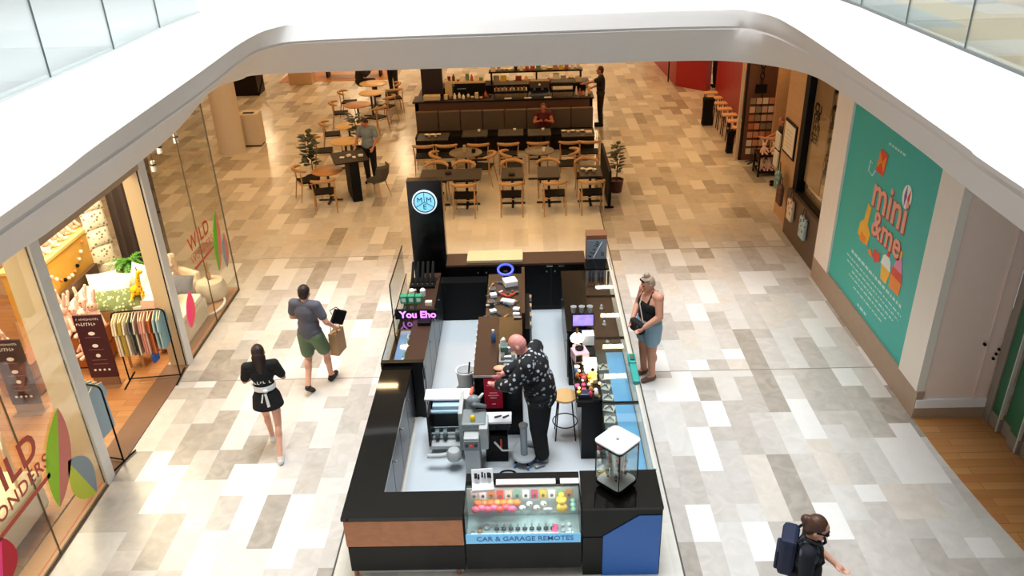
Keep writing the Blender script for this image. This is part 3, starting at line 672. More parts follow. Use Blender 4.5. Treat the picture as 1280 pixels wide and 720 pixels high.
# ================================================================ KIOSK
KX0, KX1 = -2.03, 1.32
TOPBLK = M('counter_top_black', '12100e', .05, spec=.4)
DOORG = M('dark_grey_door', '2c3036', .3)
PANELW = M('walnut_panel', 'cb8656', .4, pat='wood', c2='9a5c38', scale=7)
BROWN = M('brown_laminate', '3f2a20', .45, var=.05, spec=.25)
t = thing('service_counter', 'black L-shaped kiosk counter with a timber front panel', 'counter', (0, 0, 0))
MB().prism([(-2.03, 6.33), (-.76, 6.33), (-.76, 6.73), (-1.63, 6.73), (-1.63, 9.22), (-2.03, 9.22)], 'z', .83, .87).build('worktop', TOPBLK, t)
MB().prism([(-2.0, 6.36), (-.76, 6.36), (-.76, 6.70), (-1.66, 6.70), (-1.66, 9.22), (-2.0, 9.22)], 'z', .12, .83).build('carcass', BLACK, t)
MB().box(-2.01, -.765, 6.335, 6.36, .47, .82).build('timber_panel', PANELW, t)
MB().box(-2.0, -.765, 6.335, 6.36, .12, .46).build('front_panel', BLACK, t)
MB().box(-1.9, -.8, 6.42, 6.44, .0, .12).build('plinth', M('plinth_pale', 'd9dcd9', .4), t)
for i in range(4):
    y0 = 6.76 + i * .61; d = MB().box(-1.66, -1.64, y0, y0 + .59, .13, .81).build('door', DOORG, t)
    MB().ball((-1.625, y0 + .1, .68), .015, n=8).build('knob', STEEL, d, smooth=True)
for x in (-1.97, -.85):
    MB().cyl((x, 6.4, 0), (x, 6.4, .12), .025, n=10).build('foot', M('copper_foot', '9b6a4c', .4), t)
# front glass display case
t = thing('display_case', 'glass fronted display case in the kiosk front above a blue sign strip', 'display case', (0, 0, 0))
CX0, CX1 = -.75, .475
MB().box(CX0, CX1, 6.34, 6.93, .12, .5).build('base', BLACK, t)
MB().box(CX0, CX1, 6.74, 6.93, .5, .93).build('back_unit', BLACK, t)
MB().box(CX0, CX1, 6.80, 6.93, .9, .935).build('rear_ledge', TOPBLK, t)
MB().box(CX0 + .01, CX1 - .01, 6.345, 6.74, .5, .512).build('display_floor', M('display_floor', 'b8cfd0', .4), t)
MB().box(CX0 + .01, CX1 - .01, 6.5, 6.74, .72, .732).build('glass_shelf', GLASS, t)
MB().box(CX0 + .01, CX1 - .01, 6.72, 6.735, .51, .9).build('back_panel', M('case_back', 'cfd8d2', .5), t)
MB().box(CX0, CX1, 6.335, 6.341, .63, .93).build('front_glass', GLASS, t)
MB().box(CX0, CX1, 6.335, 6.80, .93, .936).build('top_glass', GLASS, t)
mb = MB()
for x in (CX0, CX1 - .012): mb.box(x, x + .012, 6.335, 6.80, .5, .93)
mb.build('side_frame', BLACK, t)
MB().box(CX0 + .01, CX1 - .01, 6.328, 6.336, .495, .62).build('sign_strip', M('sky_blue_sign', '5fb4ee', .4, c2='8fd0f2', scale=2, emit=.25), t)
text('CAR & GARAGE REMOTES', .088, M('sign_blue_text', '2b79c4', .5), 'lettering', t, frame((-.12, 6.326, .557), (1, 0, 0), (0, 0, 1)), .001, bold=.001)
rnd = random.Random(11)
TC = {k: M('toy_' + k, k, .4) for k in ('e8442e', 'f07a2a', 'f4c52e', 'ef5f8f', 'd9486a', 'f4f4f2', '3c4a52', '55616a', '7fb7a0', '3b6fb5', '222428', 'c98a4a', 'e9dccb')}
def gd(name, label, cat, build, loc, group, rz=0):
    mb = MB(); build(mb); o = mb.build(name, None, None, smooth=True); o.location = loc; o.rotation_euler = (0, 0, rz); return tag(o, label, cat, group)
# key blanks in rows along the bottom of the case
for r in range(2):
    for i in range(9):
        def f(mb):
            mb.use(TC['3c4a52'] if r else TC['55616a']).cyl((0, 0, .0), (0, .022, .012), .026, n=12); mb.use(STEEL).box(-.006, .006, .02, .085, .004, .010)
        gd('car_key', f'{ORD[i]} key from the left in the {"front" if r == 0 else "rear"} row of the case floor', 'key', f, (-.42 + i * .075, 6.40 + r * .10, .514), 'car keys on the case floor')
for i in range(3):
    for j in range(2):
        gd('key_fob', f'white round fob, {"left" if j == 0 else "right"} column in the front case, {ORD[i]} from the front', 'key fob', lambda mb: mb.use(TC['f4f4f2']).ball((0, 0, .012), .022, .028, .012), (.29 + j * .07, 6.40 + i * .08, .514), 'white key fobs')
gd('remote', 'pink remote control case standing at the right of the display case', 'remote', lambda mb: mb.use(TC['ef5f8f']).box(-.03, .03, -.09, .09, 0, .03), (.2, 6.46, .514), None, -.1)
gd('price_card', 'white price card lying at the front of the case floor', 'card', lambda mb: mb.use(PAPER).box(-.15, .15, -.03, .03, 0, .004), (-.2, 6.375, .514), None)
for i, (x, c) in enumerate(((-.68, 'e9dccb'), (-.6, 'c98a4a'), (-.53, 'e9dccb'))):
    gd('keyring', f'pale keyring on the left of the case floor, {ORD[i]} from the left', 'keyring', lambda mb: (mb.use(TC[c]).ball((0, 0, .02), .03, .022, .02), mb.use(STEEL).tube([(.02 * math.cos(a), .045 + .02 * math.sin(a), .01) for a in [k * PI / 4 for k in range(8)]], .004, 5, True)), (x, 6.42 + .05 * i, .514), 'keyrings on the case floor')
# plush and novelty keyrings on the upper glass shelf
for i in range(7):
    c = ('d9486a', 'ef5f8f', 'd9486a', 'ef5f8f', 'e8442e', 'd9486a', 'ef5f8f')[i]
    gd('novelty_keyring', f'pink novelty keyring in the front row of the glass shelf, {ORD[i]} from the left', 'keyring', lambda mb: (mb.use(TC[c]).ball((0, 0, .03), .048, .04, .034), mb.use(TC['e9dccb']).ball((0, .02, .035), .012, n=8)), (-.64 + i * .065, 6.55 + (i % 2) * .02, .733), 'pink keyrings on the shelf')
for i in range(7):
    c = ('f07a2a', 'c98a4a', 'f07a2a', 'c98a4a', 'f07a2a', 'c98a4a', 'f07a2a')[i]
    gd('orange_keyring', f'orange novelty keyring in the rear row of the glass shelf, {ORD[i]} from the left', 'keyring', lambda mb: (mb.use(TC[c]).ball((0, 0, .03), .045, .04, .034), mb.use(TC['222428']).ball((0, -.02, .035), .008, n=6)), (-.62 + i * .07, 6.65, .733), 'orange keyrings on the shelf')
for i in range(4):
    gd('white_keyring', f'white and black novelty keyring mid shelf, {ORD[i]} from the left', 'keyring', lambda mb: (mb.use(TC['f4f4f2']).ball((0, 0, .026), .034, .03, .026), mb.use(TC['222428']).ball((.012, -.02, .036), .012, n=6)), (-.14 + i * .075, 6.57 + (i % 2) * .06, .733), 'white keyrings on the shelf')
gd('round_badge', 'white round badge with red mark hanging in the case', 'badge', lambda mb: (mb.use(TC['f4f4f2']).cyl((0, 0, 0), (0, .015, .015), .05, n=20), mb.use(TC['e8442e']).cyl((0, -.003, .0), (0, 0, .004), .02, n=12)), (.13, 6.55, .745), None)
for i in range(2):
    gd('yellow_duck', f'yellow novelty duck on the right of the glass shelf, {("front", "rear")[i]} one', 'toy', lambda mb: (mb.use(TC['f4c52e']).ball((0, 0, .045), .06, .055, .045), mb.ball((0, .02, .10), .034), mb.use(TC['f07a2a']).pill((0, -.0, .078), (0, -.02, .075), .008, .006)), (.28, 6.54 + .12 * i, .733), 'yellow ducks')
for i in range(3):
    gd('silver_trinket', f'pale green trinket at the right end of the shelf, {ORD[i]} from the front', 'trinket', lambda mb: mb.use(TC['7fb7a0']).ball((0, 0, .02), .03, .035, .02), (.4, 6.54 + .07 * i, .733), 'pale trinkets')
for i, c in enumerate(('e9dccb', 'f4f4f2', 'c98a4a', 'e8442e', 'e9dccb', '7fb7a0', 'f4f4f2', 'd9486a', 'f4c52e', 'f4f4f2', '7fb7a0', 'c98a4a')):
    gd('hanging_card', f'small carded item hanging on the back panel of the front case, {ORD[i]} from the left', 'card', lambda mb: (mb.use(TC[c]).box(-.036, .036, -.012, 0, 0, .11), mb.use(TC['3c4a52']).ball((0, -.016, .045), .018, .01, .022, n=8)), (-.66 + .093 * i, 6.716, .765), 'carded items on the case back')
for i in range(2): gd('price_strip', f'white price strip on the rear ledge of the front case, {("long left", "short right")[i]} one', 'strip', lambda mb: mb.use(PAPER).box(-(.32, .1)[i], (.32, .1)[i], -.04, .04, 0, .012), ((-.1, .37)[i], 6.77, .9365), None)
# card holder on case
t = thing('counter_sign', 'white card with black symbols propped on the glass case top', 'sign', (-.565, 6.78, .94), .08)
RX = Matrix.Rotation(-.5, 3, 'X')
MB().box(-.115, .115, -.012, .012, .0, .16, RX).build('board', WHITE, t)
MB().box(-.115, .115, -.16, -.03, .0, .03).build('foot', WHITE, t)
mb = MB()
for (x, z, w) in ((-.085, .12, .03), (-.05, .105, .02), (-.01, .13, .02), (.02, .115, .015), (.05, .12, .03), (.08, .11, .015)): mb.box(x, x + w, -.05, -.0, z - .02, z + .012, None)
o = mb.build('symbols', MATTEBLACK, t); o.location = (0, -.005, 0)
# right hand block with blue shape
t = thing('kiosk_end_block', 'black kiosk end block with a blue angular graphic on its front', 'counter', (0, 0, 0))
MB().box(.49, 1.31, 6.345, 6.92, 0, .92).build('carcass', BLACK, t)
MB().box(.485, 1.315, 6.335, 6.925, .92, .95).build('worktop', TOPBLK, t)
MB().prism([(.70, .0), (1.30, .0), (1.30, .84), (1.07, .84), (.70, .56)], 'y', 6.335, 6.346).build('blue_graphic', M('royal_blue', '1a63b8', .35, var=.03), t)
mb = MB(); mb.box(.49, 1.31, 6.338, 6.345, .54, .545); mb.box(.695, .70, 6.338, 6.345, 0, .54); mb.build('panel_joint', MATTEBLACK, t)
# revolving watch tower
t = thing('revolving_display', 'revolving glass display tower with a white diamond top on the kiosk corner', 'display stand', (.86, 6.68, .95), math.radians(45))
def rs(h, n=5, r=.05):
    pts = []
    for cx, cy, a0 in ((h - r, h - r, 0), (-h + r, h - r, 90), (-h + r, -h + r, 180), (h - r, -h + r, 270)):
        for k in range(n): a = math.radians(a0 + 90 * k / (n - 1)); pts.append((cx + r * math.cos(a), cy + r * math.sin(a)))
    return pts
MB().prism(rs(.165), 'z', .05, .09).build('base', BLACK, t)
mb = MB(); mb.cyl((0, 0, 0), (0, 0, .05), .12, n=20); mb.build('turntable', BLACK, t)
MB().prism(rs(.17), 'z', .56, .595).build('cap', BLACK, t)
MB().prism(rs(.178), 'z', .595, .612).build('top', WHITE, t)
MB().cyl((0, 0, .612), (0, 0, .62), .018, n=12).build('lock', GREY, t); MB().prism(rs(.158), 'z', .09, .096).build('inner_base', M('inner_silver', 'dfe0de', .3), t)
for a in range(4):
    R4 = Matrix.Rotation(a * PI / 2, 4, 'Z'); mb = MB(); mb.X = R4; mb.box(-.14, .14, .158, .163, .09, .56); mb.build('glass_side', GLASS, t)
    mb = MB(); mb.X = R4; mb.box(-.16, -.15, .15, .16, .09, .56); mb.build('corner_post', DARKMETAL, t)
MB().box(-.05, .05, -.05, .05, .09, .56).build('core', M('tower_core', 'd0c6bc', .3, metal=.4), t)
k = 0
for a in range(4):
    for j in range(2):
        for z in (.13, .26, .39):
            k += 1; R4 = Matrix.Rotation(a * PI / 2, 4, 'Z'); mb = MB(); mb.X = R4
            x = -.055 + .11 * j
            mb.use(TC[('222428', 'c98a4a', 'e8442e', 'e9dccb')[(a + j + k) % 4]]).box(x - .012, x + .012, .07, .078, z, z + .11)
            mb.use(STEEL).cyl((x, .078, z + .055), (x, .088, z + .055), .022, n=12)
            o = mb.build('watch', None); o.location = t.location; o.rotation_euler = t.rotation_euler
            tag(o, f'watch hanging inside the revolving tower, {ORD[a]} face, {("left", "right")[j]} strip, {("lowest", "middle", "top")[(k - 1) % 3]} row', 'watch', 'watches in the tower')
# long right showcase with aluminium rail
t = thing('long_showcase', 'long low glass topped showcase with an aluminium rail beside the browsing woman', 'display case', (0, 0, 0))
MB().box(.86, 1.3, 6.93, 11.9, .0, .62).build('base', BLACK, t)
MB().box(.885, 1.05, 6.94, 9.85, .62, .628).build('dark_mat', M('mat_dark', '39433f', .5), t); MB().box(1.05, 1.29, 6.94, 9.85, .62, .628).build('blue_mat', M('blue_mat', '4f9fd6', .4, c2='7cc0e4', scale=3), t)
MB().box(.885, 1.29, 9.85, 11.88, .62, .628).build('brown_mat', BROWN, t)
MB().box(.86, 1.305, 6.93, 11.9, .93, .936).build('top_glass', GLASS, t)
MB().box(1.3, 1.306, 6.93, 11.9, .62, .93).build('outer_glass', GLASS, t)
MB().box(1.295, 1.325, 6.93, 12.3, .925, .955).build('rail', M('rail_alu', 'd8d6cf', .35, metal=.3), t)
for y in (8.2, 9.75, 11.0): MB().box(.86, 1.3, y, y + .025, .9, .935).build('cross_bar', BLACK, t)
rnd = random.Random(21)
for i in range(11):
    y = 7.05 + i * .24
    def f(mb):
        mb.use(M('foil_silver', 'cfd8d4', .25, metal=.4)).box(-.07, .07, -.07, .07, 0, .012); mb.use(TC['3c4a52']).tube([(-.05, -.04, .02), (0, .03, .03), (.05, -.03, .02)], .008, 5); mb.use(STEEL).ball((0, .03, .03), .02)
    gd('tool_card', f'silver carded tool on the left half of the blue mat, {ORD[i]} from the camera', 'tool card', f, (.97 + rnd.uniform(-.015, .015), y, .63), 'carded tools in the long showcase', rnd.uniform(-.4, .4))
for i in range(3):
    gd('pale_figurine', f'small pale figurine on the brown mat, {ORD[i]} from the camera', 'figurine', lambda mb: (mb.use(TC['f4f4f2']).lathe([(.02, 0), (.03, .03), (.012, .06), (.02, .08), (.005, .1)], n=10)), (1.1, 10.1 + .5 * i, .63), 'pale figurines')
# teal tape dispenser-like scanner on the rail
t = thing('card_reader', 'teal plastic device clipped on the rail beside the browsing woman', 'device', (1.315, 8.9, .955))
TE = M('teal_plastic', '1f9c93', .35)
MB().box(-.045, .045, -.36, .06, 0, .06).build('body', TE, t, bevel=.015)
MB().box(-.05, .05, .06, .24, .0, .09, Matrix.Rotation(.15, 3, 'X')).build('head', TE, t, bevel=.015)
MB().box(-.03, .03, .09, .21, .088, .1).build('screen', M('dark_teal', '0c5550', .2), t)
# middle right work desk with dense display of items
t = thing('work_desk', 'black work desk covered with bright gift items on the right inside the kiosk', 'desk', (0, 0, 0))
MB().box(.53, .86, 8.26, 9.52, .9, .93).build('desktop', TOPBLK, t)
MB().box(.60, .86, 8.27, 9.5, .0, .9).build('carcass', BLACK, t)
MB().box(.545, .6, 8.27, 9.5, .82, .9).build('edge_rail', BLACK, t)
t = thing('till_drawer', 'black low cabinet holding brochures at the far right inside the kiosk', 'cabinet', (0, 0, 0))
MB().box(.53, .86, 9.95, 11.9, .0, .9).build('carcass', BLACK, t); MB().box(.5, .86, 9.95, 11.9, .9, .93).build('worktop', BLACK, t)
for i in range(3): d = MB().box(.51, .53, 10.0 + i * .63, 10.6 + i * .63, .12, .88).build('door', DOORG, t); MB().ball((.5, 10.08 + i * .63, .7), .013, n=8).build('knob', STEEL, d)
# screen and things on the desk
t = thing('monitor', 'small screen with a glowing violet picture facing the camera on the right cabinet', 'monitor', (.74, 10.05, .93))
MB().box(-.16, .16, -.0, .03, .02, .22).build('case', BLACK, t); MB().box(-.145, .145, -.006, .0, .035, .205).build('screen', M('violet_screen', '5a4ff0', .3, c2='b49cff', scale=9, emit=1.6), t)
MB().cyl((0, .03, 0), (0, .03, .03), .06, n=14).build('foot', BLACK, t)
t = thing('table_lamp', 'small lamp with a glowing white round shade on the right desk', 'lamp', (.62, 9.52, .93))
MB().lathe([(.06, 0), (.065, .02), (.015, .03), (.012, .10)], n=14).build('base', M('pink_base', 'd6b8be', .4), t, smooth=True)
MB().lathe([(.02, .09), (.085, .11), (.095, .15), (.06, .2), (.02, .22)], n=18).build('lamp_shade', M('glow_shade', 'fff2d8', .5, emit=4), t, smooth=True)
MB().lathe([(.018, .22), (.02, .26), (.008, .3)], n=10).build('finial', M('brass', 'b58a4a', .3, metal=.8), t, smooth=True)
tag(MB().box(.70, .86, 9.56, 9.72, .93, 1.08).build('white_carton', M('carton_white', 'e8eef0', .5)), 'white and teal carton beside the glowing lamp', 'carton')
t = thing('pink_case', 'pale pink box with a dark window on the right desk', 'box', (.64, 9.22, .93), .25)
MB().box(-.1, .1, -.1, .1, 0, .14).build('box_body', M('blush', 'd9b6c0', .5), t, bevel=.008); MB().box(-.085, -.0, -.104, -.1, .02, .12).build('window', MATTEBLACK, t); MB().lathe([(.05, 0), (.06, .03), (.03, .05)], (0, .02, .14), n=12).build('lid_knob', MATTEBLACK, t)
def glow(n): return M(n, 'ffe9c8', .5, emit=2.0)
tag(MB().box(.68, .84, 8.88, 9.05, .95, 1.06).build('light_box', M('light_box', 'fff4e0', .5, emit=3.5)), 'glowing white cube light in the middle of the right desk', 'light box')
rnd = random.Random(4); cc = ['f07a2a', 'f4c52e', 'e9dccb', 'f4f4f2', 'd9486a', 'c98a4a', '3b6fb5', '222428', 'ef5f8f', 'e8442e']
cells = [(.57 + .075 * i, 8.34 + .105 * j) for j in range(10) for i in range(4)]
used = 0
for (x, y) in cells:
    if (.62 < x < .87 and 8.82 < y < 9.1) or (y > 9.06 and x < .76): continue
    if rnd.random() < .12: continue
    c = TC[rnd.choice(cc)]; kk = rnd.randrange(4); z = .93
    if kk == 0: o = MB().use(c).lathe([(.02, 0), (.03, .03), (.025, .06), (.01, .08)], n=10).build('trinket_jar', None, smooth=True); ct = 'jar'
    elif kk == 1: o = MB().use(c).ball((0, 0, .028), .03, .028, .028, n=10).build('bauble', None, smooth=True); ct = 'ornament'
    elif kk == 2: o = MB().use(c).box(-.028, .028, -.035, .035, 0, rnd.uniform(.03, .09)).build('gift_box', None, bevel=.004); ct = 'box'
    else: o = MB().use(c).lathe([(.022, 0), (.006, .01), (.006, .05), (.028, .065), (.028, .09), (.0, .1)], n=10).build('figurine', None, smooth=True); ct = 'figurine'
    o.location = (x + rnd.uniform(-.01, .01), y + rnd.uniform(-.015, .015), z)
    used += 1; tag(o, f'small gift item on the right desk, {ORD[min(15, int((y - 8.3) / .105))]} row back, {ORD[int((x - .56) / .075)]} across', ct, 'small gifts crowding the right desk')
t = thing('sparkle_beads', 'string of added glow beads imitating sparkle over the gifts on the right desk', 'lights', (0, 0, 0))
fp = [Vector((.58 + (i * 37 % 27) / 100, 8.45 + (i * 53 % 60) / 100, .99 + (i % 3) * .02)) for i in range(14)]
MB().tube([(.56, 8.45, .935)] + [tuple(p) for p in fp], .003, 5).build('cable', MATTEBLACK, t)
for p in fp: MB().ball(p, .017, n=8).build('bulb', M('sparkle_glow', 'ffd28a', .5, emit=5), t, smooth=True)  # added glowing beads that put sparkle over the desk items
t = thing('candle_lantern', 'glowing yellow lantern near the front of the right desk', 'lantern', (.77, 8.7, .93))
MB().lathe([(.05, 0), (.055, .02), (.05, .12), (.02, .15)], n=12).build('shade', M('lantern_glow', 'ffc45a', .5, emit=2.5), t, smooth=True); MB().lathe([(.02, .15), (.025, .17), (.005, .19)], n=10).build('cap', MATTEBLACK, t)
tag(MB().box(.56, .70, 8.3, 8.42, .931, .99).build('card_terminal', M('navy_plastic', '1c2748', .3), bevel=.01), 'dark navy payment terminal at the front of the right desk', 'payment terminal')
# stool
def stool(loc, label):
    t = thing('bar_stool', label, 'stool', loc)
    MB().lathe([(.15, .62), (.165, .635), (.16, .655), (.05, .66)], n=24).build('seat', PALEWOOD, t, smooth=True)
    for a in (45, 135, 225, 315):
        c, s = math.cos(math.radians(a)), math.sin(math.radians(a)); MB().tube([(c * .12, s * .12, .62), (c * .19, s * .19, .0)], .009, 8).build('leg', DARKMETAL, t)
    MB().tube([(.165 * math.cos(a * PI / 12), .165 * math.sin(a * PI / 12), .24) for a in range(24)], .008, 6, True).build('foot_ring', DARKMETAL, t)
    return t
stool((.42, 8.78, 0), 'wooden seated bar stool with black metal ring legs by the right desk')
# ---- left showcase
t = thing('glass_showcase', 'black glass topped showcase under the pink LED sign', 'display case', (0, 0, 0))
MB().box(-2.02, -1.5, 9.25, 11.95, .0, .60).build('base', BLACK, t)
MB().box(-1.72, -1.49, 9.25, 11.95, .6, .89).build('rear_unit', BLACK, t)
MB().box(-1.74, -1.47, 9.3, 11.95, .89, .925).build('rear_ledge', BROWN, t)
MB().box(-2.05, -1.47, 9.22, 9.30, .82, .925).build('front_frame', BLACK, t)
MB().box(-2.05, -1.98, 9.3, 11.95, .6, .615).build('inner_floor', BLACK, t)
MB().box(-2.03, -1.74, 9.3, 10.6, .6, .615).build('blue_floor', M('blue_print', '3f78c4', .4, c2='9fc4e6', scale=2.5), t)
MB().box(-2.05, -1.72, 9.3, 11.95, .92, .926).build('top_glass', GLASS, t); MB().box(-2.05, -2.044, 9.3, 11.95, .6, .92).build('outer_glass', GLASS, t)
MB().box(-2.053, -2.04, 9.3, 11.95, .915, .93).build('edge_trim', BLACK, t)
MB().box(-1.55, -1.49, 9.23, 9.35, 0, .82).build('post', BLACK, t)
for i in range(4): d = MB().box(-1.5, -1.485, 9.4 + i * .64, 10.02 + i * .64, .1, .84).build('door', DOORG, t); MB().ball((-1.475, 9.5 + i * .64, .7), .012, n=8).build('knob', STEEL, d)
for i in range(7):
    y = 9.42 + i * .165; c = ('e9dccb', 'f4f4f2', 'f4f4f2', '7fb7a0', 'f4f4f2', '7fb7a0', 'f4f4f2')[i]
    gd('phone_case', f'boxed phone case in the left showcase, {ORD[i]} from the camera', 'phone case', lambda mb: (mb.use(TC[c]).box(-.045, .045, -.06, .06, 0, .02), mb.use(TC['3c4a52']).box(-.02, .02, -.035, .035, .02, .024)), (-1.82, y, .78 if False else .617), 'phone cases in the left showcase', rnd.uniform(-.2, .2))
# LED name sign
t = thing('led_sign', 'black LED sign with pink and blue glowing letters on the left showcase', 'sign', (-1.70, 10.42, .93), -.02)
MB().box(-.31, .31, -.02, .03, .0, .15).build('case', MATTEBLACK, t)
text('You Eho', .155, M('led_pink', 'ff4fc8', .5, c2='6f8cff', scale=14, emit=3), 'lettering', t, frame((.03, -.022, .075), (1, 0, 0), (0, 0, 1)), .001, bold=.004)
tag(MB().box(-1.66, -1.47, 10.2, 10.34, .926, .98).build('small_printer', MATTEBLACK, bevel=.01), 'small black device just in front of the LED sign', 'device')
for i in range(3):
    gd('green_pack', f'green packet behind the LED sign, {ORD[i]} from the left', 'packet', lambda mb: (mb.use(M('emerald', '2f9c74', .4)).box(-.05, .05, -.05, .05, 0, .12), mb.use(TC['f4f4f2']).box(-.03, .03, -.052, -.05, .03, .09)), (-1.95 + .115 * i, 10.95, .927), 'green packets')
for i in range(2):
    gd('white_tub', f'white tub behind the green packets, {("left", "right")[i]} one', 'tub', lambda mb: mb.use(TC['f4f4f2']).lathe([(.04, 0), (.045, .1), (.03, .12)], n=12), (-1.85 + .17 * i, 11.15, .927), 'white tubs')
gd('cream_box', 'small cream box behind the LED sign on the right', 'box', lambda mb: mb.use(TC['e9dccb']).box(-.05, .05, -.04, .04, 0, .06), (-1.56, 10.85, .927), None)
t = thing('umbrella_rack', 'rack of black folded umbrellas in front of the black pillar', 'rack', (-1.72, 11.55, .927))
MB().box(-.2, .2, -.16, .16, 0, .04).build('tray', MATTEBLACK, t)
for i in range(5): MB().pill((-.16 + .08 * i, -.05, .08), (-.14 + .08 * i, .06, .36), .028, .018, n=8).build('umbrella', BLKCLOTH, t, smooth=True); MB().cyl((-.16 + .08 * i, -.07, .05), (-.165 + .08 * i, -.085, .02), .01, n=6).build('grip', STEEL, t)
MB().tube([(.2, 0, .05), (.28, -.05, .16), (.34, -.12, .06), (.36, -.2, -.1)], .006, 6).build('cable', DARKMETAL, t)
t = thing('glass_screen', 'tall clear glass screen edged in black at the left rear of the kiosk', 'screen', (0, 0, 0))
MB().box(-2.075, -2.065, 10.55, 11.95, .9, 1.42).build('glass_pane', GLASS, t)
mb = MB(); mb.box(-2.078, -2.062, 10.54, 10.56, .0, 1.43); mb.box(-2.078, -2.062, 10.54, 11.96, 1.42, 1.435); mb.build('edge_frame', DARKMETAL, t)
# ---- black illuminated totem
t = thing('illuminated_totem', 'tall black totem with a round glowing blue MME logo behind the kiosk', 'sign', (0, 0, 0))
TX0, TX1, TY = -1.98, -1.41, 12.42
MB().box(TX0, TX1, TY, TY + .18, 0, 2.36).build('cabinet', M('gloss_black', '050506', .18), t)
LC = Vector(((TX0 + TX1) / 2 - .01, TY, 2.0))
def disc(r0, r1, y0, y1, mt, nm, n=40):
    mb = MB(); a0 = [mb.V((LC.x + r0 * math.cos(2 * PI * i / n), y1, LC.z + r0 * math.sin(2 * PI * i / n))) for i in range(n)] if r0 else None
    A = [mb.V((LC.x + r1 * math.cos(2 * PI * i / n), y1, LC.z + r1 * math.sin(2 * PI * i / n))) for i in range(n)]; B = [mb.V((LC.x + r1 * math.cos(2 * PI * i / n), y0, LC.z + r1 * math.sin(2 * PI * i / n))) for i in range(n)]
    for i in range(n):
        mb._f([A[i], A[(i + 1) % n], B[(i + 1) % n], B[i]])
        if r0: mb._f([a0[i], a0[(i + 1) % n], A[(i + 1) % n], A[i]])
    if not r0: mb._f(A)
    return mb.build(nm, mt, t)
disc(0, .205, TY, TY - .02, M('logo_rim', 'd3eaf8', .5, emit=.7), 'logo_rim'); disc(.165, .182, TY, TY - .023, MATTEBLACK, 'logo_ring')
disc(0, .163, TY, TY - .022, M('logo_blue', '5cc0f2', .5, c2='9adcf7', scale=2, emit=.8), 'logo_face')
mb = MB()
for a in (90, 210, 330):
    c, s = math.cos(math.radians(a)), math.sin(math.radians(a)); mb.tube([(LC.x, TY - .025, LC.z), (LC.x + .16 * c, TY - .025, LC.z + .16 * s)], .005, 5)
mb.build('logo_divider', MATTEBLACK, t)
for ch, dx, dz in (('M', -.075, .035), ('M', .075, .035), ('E', 0, -.085)): text(ch, .125, MATTEBLACK, 'letter', t, frame((LC.x + dx, TY - .026, LC.z + dz), (1, 0, 0), (0, 0, 1)), .001, bold=.0)
# ---- rear counter
t = thing('rear_counter', 'black rear counter with brown top closing the back of the kiosk', 'counter', (0, 0, 0))
MB().box(-1.41, .93, 12.28, 12.62, .0, .9).build('carcass', BLACK, t)
MB().box(-1.41, .93, 12.2, 12.66, .9, .935).build('worktop', BROWN, t)
for i in range(4):
    x = -1.38 + i * .58; d = MB().box(x, x + .56, 12.265, 12.28, .1, .86).build('door', MATTEBLACK, t)
    MB().ball((x + (.5 if i % 2 == 0 else .06), 12.25, .76), .017, n=8).build('knob', STEEL, d, smooth=True)
for i in range(2): MB().box(.28 + i * .2, .38 + i * .2, 12.255, 12.265, .84, .86).build('hinge', STEEL, t)
tag(MB().box(-1.06, -.12, 12.26, 12.66, .937, .985).build('pale_board', M('cream_board', 'c9b88a', .5), bevel=.004), 'pale cream board lying on the rear counter', 'board')
t = thing('black_bench', 'low black bench unit in front of the rear counter, left half', 'cabinet', (0, 0, 0))
MB().box(-1.5, -.72, 11.97, 12.2, .0, .72).build('carcass', MATTEBLACK, t)
t = thing('merch_stand', 'brown stand with a grey diagonal lettered sign and hanging black straps at the rear right', 'display stand', (1.12, 12.45, 0))
MB().box(-.17, .17, -.12, .12, 0, 1.36).build('cabinet', M('stand_brown', '7c5037', .5), t)
MB().box(-.165, .165, -.126, -.12, .93, 1.28).build('sign_panel', M('sign_slate', '7f8893', .5), t)
marks(frame((-.04, -.128, 1.12), (.5, 0, 1), (-1, 0, .5)), .32, .075, 9, MATTEBLACK, 'lettering', t, 5)
text('II', .11, MATTEBLACK, 'lettering', t, frame((.1, -.128, 1.02), (1, 0, 0), (0, 0, 1)), .001)
mb = MB(); mb.tube([(-.05, -.128, .95), (.02, -.128, 1.1), (.09, -.128, 1.24)], .006, 5); mb.build('stripe', WHITE, t)
for i in range(8):
    st = MB().box(-.2 + i * .05, -.165 + i * .05, -.5, -.49, .5, .9 - .02 * (i % 3)).build('strap', BLKCLOTH if i % 3 else M('strap_grey', '8d9094', .5), t)
    MB().box(-.2 + i * .05, -.17 + i * .05, -.506, -.5, .62, .66).build('buckle', STEEL, st)
MB().box(-.22, .22, -.5, -.12, .9, .93).build('hanging_rail', BLACK, t)
for i in range(3):
    gd('clear_cup', f'clear plastic cup standing beside the violet screen, {ORD[i]} from the left', 'cup', lambda mb: mb.use(M('cup_clear', 'cfd3d2', .2)).lathe([(.03, 0), (.045, .1), (.04, .1), (.026, .01)], n=12), (.63 + .12 * i, 10.5, .932), 'clear cups')
